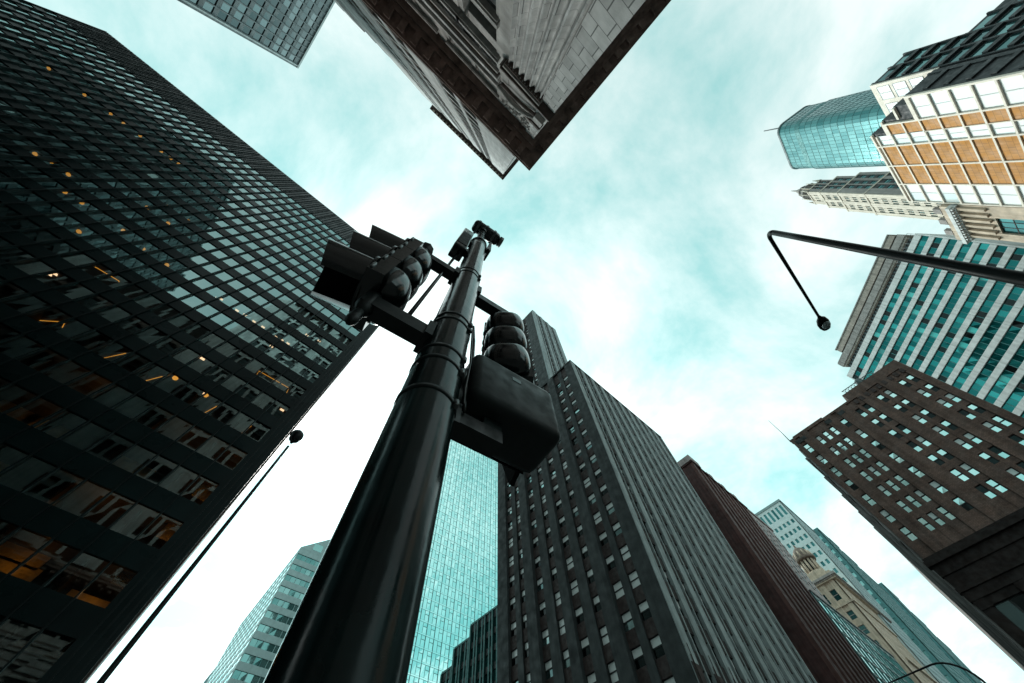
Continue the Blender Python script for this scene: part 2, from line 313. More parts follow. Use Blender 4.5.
# ------------------------------------------------------------------ windows and facades
NIND = 100
class Bld:
    def __init__(s, name, label, loc, cat='building', group=None):
        s.t = thing(name, label, cat, loc, group); s.wall = MB(); s.wins = []; s.cache = {}; s.nind = NIND
    def win(s, F, u0, u1, z0, z1, depth, st): s.wins.append((F, u0, u1, z0, z1, depth, st))
    @staticmethod
    def pane_geo(mb, fmb, F, u0, u1, z0, z1, d, st, rng):
        fw = st.get('frame', 0.0); g = st['glass']; tl = st.get('tilt', 0.012)
        for pi_, (a, b, c, e) in enumerate(st.get('panes', [(0, 1, 0, 1)])):
            w_ = u1 - u0; h_ = z1 - z0
            x0, x1, y0, y1 = u0 + a * w_, u0 + b * w_, z0 + c * h_, z0 + e * h_
            t1, t2 = rng.uniform(-tl, tl), rng.uniform(-tl, tl)
            rv = rng.random()
            bias = st.get('bias')
            if bias: rv = max(0.0, min(0.999, rv + bias[pi_ % len(bias)]))
            gm = st['glasses'][pi_ % len(st['glasses'])] if 'glasses' in st else g
            if st.get('solid'): mb.box(F, x0, x1, d - 0.06, d, y0, y1, gm)
            else: mb.face([F.p(x0, d - t1, y0), F.p(x1, d + t1 * .3, y0), F.p(x1, d + t2, y1), F.p(x0, d - t2 * .3, y1)], gm, rv)
            if fw:
                fm = st.get('fmat', 'sash_frame'); d1 = d + st.get('fd', 0.06)
                for q in ((x0, x0 + fw, y0, y1), (x1 - fw, x1, y0, y1), (x0 + fw, x1 - fw, y0, y0 + fw), (x0 + fw, x1 - fw, y1 - fw, y1)):
                    fmb.box(F, q[0], q[1], d - 0.05, d1, q[2], q[3], fm)
    def finish(s):
        wall = s.wall.build('wall', s.t)
        for nm in sorted(set(wn[6].get('name', 'window') for wn in s.wins)):
            s.finish_kind(nm, [wn for wn in s.wins if wn[6].get('name', 'window') == nm])
        return wall
    def finish_kind(s, nm, wins):
        rank = []
        for i, wn in enumerate(wins):
            F, u0, u1, z0, z1, d, st = wn
            ps = [project(F.p(a, d, b)) for a, b in ((u0, z0), (u1, z0), (u1, z1), (u0, z1))]
            ar = 0
            if all(ps):
                cx = sum(p[0] for p in ps) / 4; cy = sum(p[1] for p in ps) / 4
                ar = abs(sum(ps[k][0] * ps[(k + 1) % 4][1] - ps[(k + 1) % 4][0] * ps[k][1] for k in range(4))) / 2
                facing = (F.p(u0, d, z0) - Vector((0, 0, EYE))).dot(F.n) < 0
                if not (-5 < cx < W_PX + 5 and -5 < cy < H_PX + 5) or not facing: ar = 0
                if 'occ' in s.__dict__ and s.occ(cx, cy): ar *= 0.02
            rank.append((ar, i))
        rank.sort(reverse=True)
        n = min(s.nind, sum(1 for a, _ in rank if a > 0.3))
        ind = {i: k for k, (_, i) in enumerate(rank[:n])}; rest = MB(); rng = random.Random(len(wins))
        for i, wn in enumerate(wins):
            F, u0, u1, z0, z1, d, st = wn
            if i in ind:
                key = (id(F), round(u1 - u0, 3), round(z1 - z0, 3), round(d, 3), id(st), rng.randrange(7))
                if key not in s.cache:
                    mb = MB(); fb = MB(); G = Fr((0, 0, 0), 0); G.u = F.u; G.n = F.n; G.o = Vector((0, 0, 0))
                    s.pane_geo(mb, fb, G, 0, u1 - u0, 0, z1 - z0, 0, st, rng)
                    ob = mb.build(nm, None, (0, 0, 0)); s.cache[key] = (ob.data, None)
                    if fb.f:
                        fo = fb.build('window_frame', None, (0, 0, 0)); s.cache[key] = (ob.data, fo.data)
                else:
                    ob = bpy.data.objects.new(nm, s.cache[key][0]); COL.objects.link(ob); fo = None
                    if s.cache[key][1]: fo = bpy.data.objects.new('window_frame', s.cache[key][1]); COL.objects.link(fo)
                ob.parent = s.t; ob.location = F.p(u0, d, z0) - Vector(s.t['_w'])
                if s.cache[key][1]: fo.parent = ob; fo.location = (0, 0, 0)
            else:
                s.pane_geo(rest, rest, F, u0, u1, z0, z1, d, st, rng)
        if rest.f:
            o = rest.build(nm, s.t); o['kind'] = 'stuff'
    def grid(s, F, u0, u1, z0, z1, cols, rows, st, wall, spand=None, rec=0.25, pier=0.0, spd=0.0, rail=None, pane_d=None):
        """wall with openings: cols [(a,b)], rows [(a,b)]; piers full height, spandrels between; pane set back by rec"""
        spand = spand or wall; edges = [u0] + [x for c in cols for x in c] + [u1]
        for i in range(0, len(edges), 2):
            if edges[i + 1] - edges[i] > 0.004:
                pr = pier(i // 2) if callable(pier) else pier
                s.wall.box(F, edges[i], edges[i + 1], -rec, pr, z0, z1, wall)
        ze = [z0] + [x for r in rows for x in r] + [z1]
        for (a, b) in cols:
            for i in range(0, len(ze), 2):
                if ze[i + 1] - ze[i] > 0.004: s.wall.box(F, a, b, -rec, spd, ze[i], ze[i + 1], spand)
            for (c, d) in rows:
                s.win(F, a, b, c, d, (-rec + 0.03) if pane_d is None else pane_d, st)
def even(u0, u1, n, gap):
    w_ = (u1 - u0) / n
    return [(u0 + i * w_ + gap / 2, u0 + (i + 1) * w_ - gap / 2) for i in range(n)]
def rows_of(z0, pitch, n, lo, hi): return [(z0 + i * pitch + lo, z0 + i * pitch + hi) for i in range(n)]

def struct(name, mb):
    o = mb.build(name); o['kind'] = 'structure'; return o

# ================================================================== the setting
g = MB(); g.face([(-4000, -4000, 0), (4000, -4000, 0), (4000, 4000, 0), (-4000, 4000, 0)], 'asphalt'); struct('ground', g)
def pavement(x0, x1, y0, y1):
    mb = MB(); mb.wbox(x0, x1, y0, y1, -0.2, 0.14, 'concrete'); o = struct('pavement', mb); return o
pavement(-160, 8, -150, 2.5); pavement(-160, 8, 12.2, 160); pavement(36, 620, 14, 330); pavement(44, 620, -260, 2.0)
mk = MB()
for i in range(7): mk.face([(9.5 + i * 0.0, 3.2 + i * 1.25, 0.004), (12.5, 3.2 + i * 1.25, 0.004), (12.5, 3.8 + i * 1.25, 0.004), (9.5, 3.8 + i * 1.25, 0.004)], 'paint')
for i in range(20): mk.face([(50 + i * 9, 7.9, 0.004), (54 + i * 9, 7.9, 0.004), (54 + i * 9, 8.05, 0.004), (50 + i * 9, 8.05, 0.004)], 'paint')
struct('road_marking', mk)

# ------------------------------------------------------------------ dark curtain wall tower (left)
def left_tower():
    B = Bld('office_tower', 'huge dark curtain wall tower with amber lights glowing inside, filling the left edge', (-40, 52, 0.14))
    B.nind = 100
    X0, X1, Y = -81.3, -0.5, 34.2; top = 100 + EYE; p = 3.85
    F = Fr((X0, Y, 0), 0)                 # u = +x, n = -y
    wd = X1 - X0 - 1.6; n = 46; m = wd / n
    z_first = 42.3 + EYE - 1.12 - 10 * p; nf = 24
    while z_first + nf * p > top - 6.5: nf -= 1
    cols = [(i * m + 0.05, (i + 1) * m - 0.05) for i in range(n)]
    rows = [(z_first + i * p, z_first + i * p + 2.24) for i in range(nf)]
    st = dict(glass='seeglass', tilt=0.010); stl = dict(glass='lowglass', tilt=0.010)
    W = B.wall
    ze = [0.14] + [x for r in rows for x in r] + [top]
    for i in range(0, len(ze), 2):        # spandrel bands, floor edges and the louvred crown
        W.box(F, 0, wd, -0.2, 0, ze[i], ze[i + 1], 'panel')
    for i in range(n + 1): W.box(F, i * m - 0.05, i * m + 0.05, -0.2, 0.17, 0.14, top - 0.4, 'mullion')
    W.box(F, wd, wd + 1.6, -0.6, 0.2, 0.14, top, 'panel')
    for k in range(3): W.box(F, wd + 0.3 + k * 0.45, wd + 0.42 + k * 0.45, 0.2, 0.28, 0.14, top, 'mullion')
    # side walls, roof, interior floors and core
    W.wbox(X0, X1, Y + 40, Y + 40.4, 0.14, top, 'panel'); W.wbox(X1 - 0.4, X1 - 0.01, Y + 0.61, Y + 40, 0.14, top, 'pale_strip'); W.wbox(X0, X0 + 0.4, Y + 0.21, Y + 40, 0.14, top, 'panel')
    W.wbox(X0 + 0.4, X1 - 0.4, Y + 0.21, Y + 40, top - 0.5, top - 0.1, 'panel')
    W.wbox(X0 + 0.5, X1 - 0.5, Y + 6.5, Y + 7.0, 0.14, top - 0.6, 'core')
    for i in range(0, 18):                # cross walls between offices
        xx = X0 + 2.6 + i * 4.6
        W.wbox(xx, xx + 0.15, Y + 0.9, Y + 6.5, 0.14, top - 0.6, 'core')
    for (a, b) in rows: W.wbox(X0 + 0.41, X1 - 0.41, Y + 0.21, Y + 6.5, b + 0.12, b + 0.5, 'slab')
    for (a, b) in cols:
        for (c, d) in rows: B.win(F, a, b, c, d, -0.12, st if c > 40 else stl)
    B.occ = lambda cx, cy: (cy < 330 and cx > 200 and cy > 215 and cx > 330)
    for k in range(int(wd / 0.62)):       # louvre fins of the top plant floors
        B.wall.box(F, k * 0.62 + 0.2, k * 0.62 + 0.3, 0, 0.12, rows[-1][1] + 0.4, top - 0.3, 'mullion')
    B.finish()
    # lamps inside: (x along the glass, z where the sight line crosses it) -> fixtures under the nearest ceiling
    eye = Vector((0, 0, EYE))
    def ceil_hit(px, pz):
        c = min([b + 0.12 for a, b in rows if b + 0.12 > pz - 0.3], default=None)
        if c is None: return None
        v = Vector((px, Y, pz)) - eye; t = (c - 0.05 - EYE) / v.z; q = eye + v * max(t, 1.012)
        q.y = min(max(q.y, Y + 0.5), Y + 6.0); q.z = c - 0.05
        return q
    for px, pz, kind in LAMPS:
        q = ceil_hit(px, pz)
        if q is None: continue
        mb = MB()
        if kind == 's': mb.lathe(q + Vector((0, 0, 0.04)), (0, 0, -1), [(0, 0.1), (0.03, 0.24), (0.16, 0.22), (0.2, 0.03)], 'warm', 12)
        else: mb.wbox(q.x - 0.22, q.x + 0.22, q.y - 0.12, q.y + 0.12, q.z - 0.03, q.z + 0.04, 'warm_white')
        mb.build('ceiling_lamp', B.t, q)
    for (x0, x1, z0, z1, kind) in GLOWS:  # rooms with a lamp on: the lamp lights a curtain or a piece of wall
        cur = kind == 'curtain_lit'; y = Y + (0.95 if cur else 2.2); w_ = 0.0 if cur else 0.7
        mb = MB(); nfd = 9 if cur else 1
        if cur:
            ring = lambda z: [(x0 + (x1 - x0) * k / 18, y + (0.07 if k % 2 else 0), z) for k in range(19)]
            mb.rings([ring(z0 - 0.2), ring(z1 + 0.4)], 'curtain_cloth', caps=False, closed=False, smooth=False)
        else: mb.wbox(x0 - w_, x1 + w_, y, y + 0.1, z0 - 0.6, z1 + 0.6, 'curtain_cloth')
        mb.build('curtain' if cur else 'inner_wall', B.t, (x0, y, z0))
        ld = bpy.data.lights.new('room_lamp', 'POINT'); ld.energy = (22 if cur else 26) if z0 > 17 else 7; ld.color = (1.0, 0.52, 0.10); ld.shadow_soft_size = 0.12
        lo = bpy.data.objects.new('room_lamp', ld); COL.objects.link(lo); lo.parent = B.t
        lo.location = Vector(((x0 + x1) / 2 + 0.1, y - (0.35 if cur else 0.8), z1 + (0.1 if cur else 0.2))) - Vector(B.t['_w'])
    for pts in COVES:
        qs = [ceil_hit(px, pz) for px, pz in pts]
        if any(q is None for q in qs): continue
        zc = qs[1].z
        for q in qs: q.z = zc
        mb = MB(); mb.tube(qs, 0.035, 'neon', 6); mb.build('cove_light', B.t, qs[0])
# fixtures seen through the glass
LAMPS = [(-42.31, 50.84, 's'), (-40.62, 50.96, 's'), (-39.05, 51.11, 's'), (-36.28, 47.94, 's'), (-34.55, 47.98, 's'), (-30.51, 43.51, 's'), (-29.83, 47.8, 's'), (-26.9, 47.02, 's'), (-23.99, 46.89, 's'), (-33.12, 54.79, 's'), (-33.03, 57.91, 's'), (-35.93, 57.91, 's'), (-30.12, 54.54, 's'), (-27.08, 54.29, 's'), (-30.14, 57.95, 's'), (-43.49, 71.9, 's'), (-42.04, 71.61, 's'), (-11.87, 33.41, 's'), (-8.88, 33.23, 's'), (-56.61, 71.68, 's'), (-61.62, 71.73, 's'), (-52.76, 71.51, 's'), (-50.84, 72.27, 's'), (-48.26, 72.21, 's'), (-44.89, 71.46, 's'), (-43.34, 71.57, 's'), (-41.99, 71.77, 's'), (-25.98, 36.67, 'w'), (-18.08, 46.74, 'w'), (-17.36, 47.0, 'w'), (-15.11, 46.81, 'w'), (-14.11, 46.92, 'w'), (-12.8, 46.81, 'w'), (-11.59, 46.86, 'w'), (-9.58, 46.58, 'w'), (-8.81, 46.74, 'w'), (-7.98, 46.81, 'w'), (-12.13, 37.01, 'w'), (-2.64, 36.32, 'w'), (-8.96, 33.62, 'w'), (-7.3, 50.81, 'w'), (-5.56, 51.22, 'w'), (-26.07, 36.3, 'w'), (-8.97, 44.89, 'w')]
GLOWS = [(-15.15, -14.05, 25.05, 26.95, 'glow'), (-14.94, -13.84, 21.61, 23.51, 'glow'), (-8.72, -7.62, 24.8, 26.7, 'glow'), (-8.68, -7.58, 17.91, 19.81, 'glow'), (-17.14, -16.04, 24.14, 26.04, 'glow'), (-8.39, -7.29, 14.96, 16.86, 'glow'), (-3.03, -2.19, 21.07, 22.97, 'curtain_lit'), (-2.39, -1.55, 21.22, 23.12, 'curtain_lit'), (-3.09, -2.25, 17.69, 19.59, 'curtain_lit'), (-2.3, -1.46, 17.61, 19.51, 'curtain_lit'), (-2.37, -1.53, 13.84, 15.74, 'curtain_lit'), (-3.27, -2.43, 24.76, 26.66, 'curtain_lit'), (-2.57, -1.73, 24.75, 26.65, 'curtain_lit'), (-3.89, -2.79, 14.61, 16.51, 'glow')]
COVES = [[(-16.12, 29.0), (-16.82, 30.3), (-13.31, 30.3), (-12.6, 28.76)], [(-7.37, 28.79), (-7.8, 30.05), (-4.0, 30.08), (-3.74, 28.74)], [(-7.28, 38.72), (-7.51, 39.64), (-3.8, 39.81), (-3.55, 38.72)], [(-23.58, 30.52), (-22.55, 30.48), (-20.96, 28.8), (-20.56, 28.24)], [(-25.79, 40.19), (-25.62, 40.22), (-23.52, 40.27), (-23.41, 40.14)]]
left_tower()

# ------------------------------------------------------------------ grey glass tower behind, upper left
def glass_tower():
    B = Bld('office_tower', 'flat grey glass office tower corner at the top edge, between dark tower and limestone tower', (-70, 5, 0.14))
    X, Y, top = -59.5, 15.5, 121.5 + EYE
    st = dict(glass='glass_grey', tilt=0.02)
    p = 3.7; nf = int((top - 2.0) / p); rows = [(top - 2.2 - (i + 1) * p + 0.9, top - 2.2 - (i + 1) * p + 3.35) for i in range(nf)][::-1]
    rows = [r for r in rows if r[0] > 1]
    F = Fr((X, Y - 46, 0), PI / 2)        # u = +y, n = +x
    cols = even(0.4, 45.2, 28, 0.22)
    B.grid(F, 0, 46, 0.14, top, cols, rows, st, 'grey_metal', 'grey_metal', rec=0.22, pier=0.1, spd=-0.05)
    B.wall.box(F, 45.3, 45.6, 0.1, 0.2, 0.14, top, 'pale_strip'); B.wall.box(F, 0, 46.0, 0.1, 0.25, top - 0.5, top + 0.3, 'pale_strip')
    F2 = Fr((X - 0.23, Y - 0.23, 0), PI)            # u = -x, n = +y
    B.grid(F2, 0, 44, 0.14, top, even(0.4, 43.6, 22, 0.22), rows, dict(glass='black_glass', tilt=0.02), 'mullion', 'slate', rec=0.22, pier=0.1, spd=-0.05)
    B.wall.wbox(X - 44, X - 0.5, Y - 46, Y - 0.5, 0.14, top - 0.2, 'slate')
    B.finish()
glass_tower()

# ------------------------------------------------------------------ limestone tower overhead
def limestone():
    B = Bld('stone_tower', 'pale limestone tower with fluted pilaster and heavy brown cornice, seen overhead', (-20, -25, 0.14))
    Y = -4.0; zc = 31.0 + EYE
    F = Fr((-58, Y, 0), PI, True); F = Fr((0, Y, 0), PI)          # u = -x from the corner, n = +y
    W = B.wall
    top_low = zc
    # corner block pier, fluted pilaster
    W.box(F, 0.0, 0.82, -1.0, 0.0, 0.14, top_low, 'ashlar')
    W.box(F, 0.84, 2.86, -1.0, -0.10, 0.14, top_low, 'limestone')
    W.box(F, 0.82, 0.84, -1.0, -0.08, 0.14, 19.5 + EYE, 'dark_stone')
    B.parts = []
    pil = MB(); nfl = 6; z1 = 19.5 + EYE; seg = 8
    pts = []
    for k in range(nfl):
        a = 0.86 + 1.98 * k / nfl; b = 0.86 + 1.98 * (k + 1) / nfl; wv = b - a
        pts += [(a, 0.10), (a + wv * 0.18, 0.10)]
        for j in range(1, seg): 
            t = j / seg; pts.append((a + wv * (0.18 + 0.82 * t), 0.10 - 0.16 * math.sin(PI * t)))
    pts.append((2.84, 0.10))
    ring0 = [F.p(u, d, 0.14) for u, d in pts]; ring1 = [F.p(u, d, z1) for u, d in pts]
    nseg = 20
    pil.rings([[F.p(u, d, 0.14 + (z1 - 0.14) * i / nseg) for u, d in pts] for i in range(nseg + 1)], 'flute', caps=False, closed=False, smooth=False)
    pil.box(F, 0.86, 2.84, -0.099, -0.08, 0.14, z1, 'flute')
    pil.build('pilaster', B.t)
    cap = MB()                             # egg and dart capital and entablature over the pilaster
    cap.box(F, 0.80, 2.95, -0.098, 0.22, z1, z1 + 0.16, 'dark_stone'); cap.box(F, 0.74, 3.0, -0.098, 0.30, z1 + 0.16, z1 + 0.42, 'limestone'); cap.box(F, -0.06, 3.1, -0.098, 0.40, z1 + 0.42, z1 + 0.62, 'dark_stone')
    cap.box(F, -0.02, 3.2, -0.098, 0.30, z1 + 0.62, z1 + 0.95, 'limestone')
    for k in range(14): cap.lathe(F.p(0.92 + k * 0.145, 0.15, z1 + 0.03), (0, 0, -1), [(-0.04, 0.02), (-0.01, 0.04), (0.03, 0.035), (0.05, 0.01)], 'limestone', 8)
    cap.build('capital', B.t)
    # window bays of the base: openings
    st = dict(glass='black_glass', frame=0.07, fmat='sash_frame', panes=[(0, 1, 0, 1)])
    st2 = dict(glass='bright_glass', frame=0.07, panes=[(0, 1, 0, 0.45), (0, 1, 0.45, 1)], glasses=['aqua_white', 'black_glass'], fmat='bright_line')  # flat cyan-white lower pane stands in for a sky reflection
    bay0 = 2.86; per = 5.2; nb = 10
    cols = []
    for k in range(nb): cols += [(bay0 + 0.80 + k * per, bay0 + 2.75 + k * per), (bay0 + 3.1 + k * per, bay0 + 4.9 + k * per)]
    cols = [c for c in cols if c[1] < 56]
    rows = [(5.0, 8.6), (11.0, 14.4), (18.6, 22.2), (27.6, 30.6)]
    ze0 = 0.14
    edges = [bay0] + [x for c in cols for x in c] + [57]
    for i in range(0, len(edges), 2): W.box(F, edges[i], edges[i + 1], -1.0, -0.12 if i else -0.05, 0.14, top_low, 'limestone' if edges[i] < 14 else 'dark_stone')  # piers past the corner bays darkened to dim their mirror image
    ze = [0.14] + [x for r in rows for x in r] + [top_low]
    for ci, (a, b) in enumerate(cols):
        for i in range(0, len(ze), 2): W.box(F, a, b, -1.0, -0.35, ze[i], ze[i + 1], 'limestone' if ze[i] > 15 and a < 14 else 'brown_base')  # dark infill low down and past the corner, to dim the mirrored facade
        for ri, (c, d) in enumerate(rows):
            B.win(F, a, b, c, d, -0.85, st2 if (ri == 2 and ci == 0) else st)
    # projecting string course with stepped profile
    band = MB()
    for (u0, u1, d1, a, b, mt) in ((3.5, 57, 0.10, 23.0, 23.3, 'limestone'), (3.45, 57, 0.17, 23.3, 23.42, 'dark_stone'), (3.4, 57, 0.26, 23.42, 23.9, 'flute'), (3.45, 57, 0.20, 23.9, 24.05, 'dark_stone'), (3.4, 57, 0.14, 24.05, 24.75, 'flute'), (3.4, 57, 0.30, 24.75, 25.0, 'limestone'), (3.4, 57, 0.22, 25.0, 25.2, 'dark_stone')):
        band.box(F, u0, u1, -0.049, d1, a + EYE, b + EYE, mt)
    band.build('string_course', B.t)
    scr = MB()                             # scroll bracket and carved swags at the corner
    path = [F.p(3.35 - 3.0 * t, 0.12 + 0.14 * math.sin(PI * t), 25.0 + EYE - 1.9 * t + 0.9 * math.sin(PI * t * 1.0)) for t in [i / 14 for i in range(15)]]
    scr.tube(path, [0.16 - 0.05 * i / 14 for i in range(15)], 'limestone', 8)
    path = [F.p(3.2 - 2.7 * t, 0.10, 24.2 + EYE - 1.2 * t + 0.45 * math.sin(PI * t)) for t in [i / 14 for i in range(15)]]
    scr.tube(path, 0.10, 'dark_stone', 8)
    scr.box(F, 0.1, 0.7, -0.001, 0.28, 22.6 + EYE, 23.9 + EYE, 'limestone'); scr.box(F, 0.05, 0.75, -0.001, 0.36, 23.9 + EYE, 24.1 + EYE, 'dark_stone')
    scr.box(F, 0.1, 2.7, -0.09, 0.06, 26.2 + EYE, 26.5 + EYE, 'dark_stone')
    rng = random.Random(3)
    def rosette(c, r, dp):
        q = MB(); q.lathe(c, F.n, [(0, r), (dp * .45, r * .9), (dp * .5, r * .55), (dp, r * .35), (dp * 1.15, 0.02)], 'limestone', 9); q.build('rosette', B.t, c)
    for k in range(26): rosette(F.p(rng.uniform(0.6, 3.2), -0.12, rng.uniform(25.9, 29.6) + EYE), 0.24 * rng.uniform(.6, 1), 0.2)
    for k in range(44): rosette(F.p(3.7 + rng.uniform(0, 26), -0.36, rng.choice((rng.uniform(15.8, 17.4), rng.uniform(22.3, 23.1), rng.uniform(26.0, 26.9))) + EYE), 0.3 * rng.uniform(.5, 1), 0.26)
    for (c0, c1) in cols[:8]:              # projecting window hoods and sills
        for nm_, a, d_, z0_, z1_ in (('window_hood', .25, .22, 22.25, 22.5), ('window_sill', .2, .15, 18.2, 18.58), ('window_hood', .2, .12, 30.65, 30.9)):
            q = MB(); q.box(F, c0 - a, c1 + a, -0.119, d_, z0_, z1_, 'limestone'); q.box(F, c0 - a + .06, c1 + a - .06, -0.119, d_ * .6, z0_ - .12, z0_, 'limestone'); q.build(nm_, B.t, F.p(c0, 0, z0_))
    scr.build('scroll_bracket', B.t)
    # side wall on the cross street
    W.wbox(-1.0, -0.012, -50, Y - 1.001, 0.14, top_low, 'ashlar')
    W.wbox(-57, -1.01, -50, Y - 1.001, 0.14, top_low - 0.1, 'dark_stone')
    # main cornice
    cor = MB(); ov = 1.62; oe = 1.22
    def slab(ext, e2, z0, z1, m): cor.wbox(-58, e2, -50, Y + ext, z0, z1, m)
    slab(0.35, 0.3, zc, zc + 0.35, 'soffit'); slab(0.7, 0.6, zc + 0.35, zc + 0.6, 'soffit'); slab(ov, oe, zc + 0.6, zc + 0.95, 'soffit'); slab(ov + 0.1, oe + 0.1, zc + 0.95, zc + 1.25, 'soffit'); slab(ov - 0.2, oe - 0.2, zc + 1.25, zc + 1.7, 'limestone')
    for k in range(52): cor.wbox(-0.5 - k * 1.1, -0.05 - k * 1.1, Y + 0.7, Y + ov - 0.2, zc + 0.25, zc + 0.599, 'soffit')
    for k in range(38): cor.wbox(0.6, oe - 0.15, Y - 0.6 - k * 1.1, Y - 0.1 - k * 1.1, zc + 0.3, zc + 0.599, 'soffit')
    cor.build('cornice', B.t)
    # upper shaft
    YS = -2.4; ht = 113 + EYE; z0 = zc + 1.7
    G = Fr((-0.3, YS, 0), PI)
    sst = dict(glass='black_glass', frame=0.08, panes=[(0, 1, 0, 0.5), (0, 1, 0.5, 1)])
    cols = [(4.1, 5.9), (6.4, 8.2)]; u = 10.9
    while u + 5 < 28: cols += [(u, u + 1.9), (u + 2.4, u + 4.3)]; u += 7.0
    p = 3.95; nf = int((ht - 5 - z0) / p); rows = rows_of(z0 + 1.0, p, nf, 0.9, 3.2)
    def clad(G, cols, rows, u1, ht, pale, sp):
        B.grid(G, 0, u1, z0, ht, cols, rows, sst, 'dark_stone', 'brown_base', rec=0.42, pier=0.0, spd=-0.16)  # dark under-layer paints recess shade into the reveals and spandrels
        ed = [0] + [x for c in cols for x in c] + [u1]
        for q in range(0, len(ed), 2): W.box(G, ed[q], ed[q + 1], 0.0, 0.13 if q % 4 == 0 else 0.07, z0, ht, pale)
        for (a, b) in cols:
            for (c, d) in rows: W.box(G, a, b, -0.159, -0.02, d + 0.25, d + 1.15, sp)
    clad(G, cols, rows, 28, ht, 'shaft', 'shaft')
    W.wbox(-28.3, -0.31, -30, YS - 0.43, z0, ht - 0.2, 'shaft')
    cr = MB()
    cr.wbox(-25, 0.25, -30, YS + 0.75, ht, ht + 0.7, 'dark_stone'); cr.wbox(-25.5, 0.65, -30, YS + 1.3, ht + 0.7, ht + 1.5, 'dark_stone')
    for k in range(24): cr.wbox(-24.6 + k * 1.05, -24.1 + k * 1.05, YS + 0.75, YS + 1.2, ht + 0.2, ht + 0.699, 'cream_stone')
    cr.build('crown_cornice', B.t)
    # lower wing further along the street
    hw = 82 + EYE; Gw = Fr((-28.6, YS, 0), PI)
    cols = []; u = 1.0
    while u + 5 < 29: cols += [(u, u + 1.9), (u + 2.4, u + 4.3)]; u += 6.6
    nf = int((hw - 3 - z0) / p); rows = rows_of(z0 + 1.0, p, nf, 0.9, 3.2)
    clad(Gw, cols, rows, 29.4, hw, 'grey_pier', 'dark_stone')
    W.wbox(-58, -28.61, -30, YS - 0.43, z0, hw - 0.2, 'dark_stone')
    B.finish()
limestone()

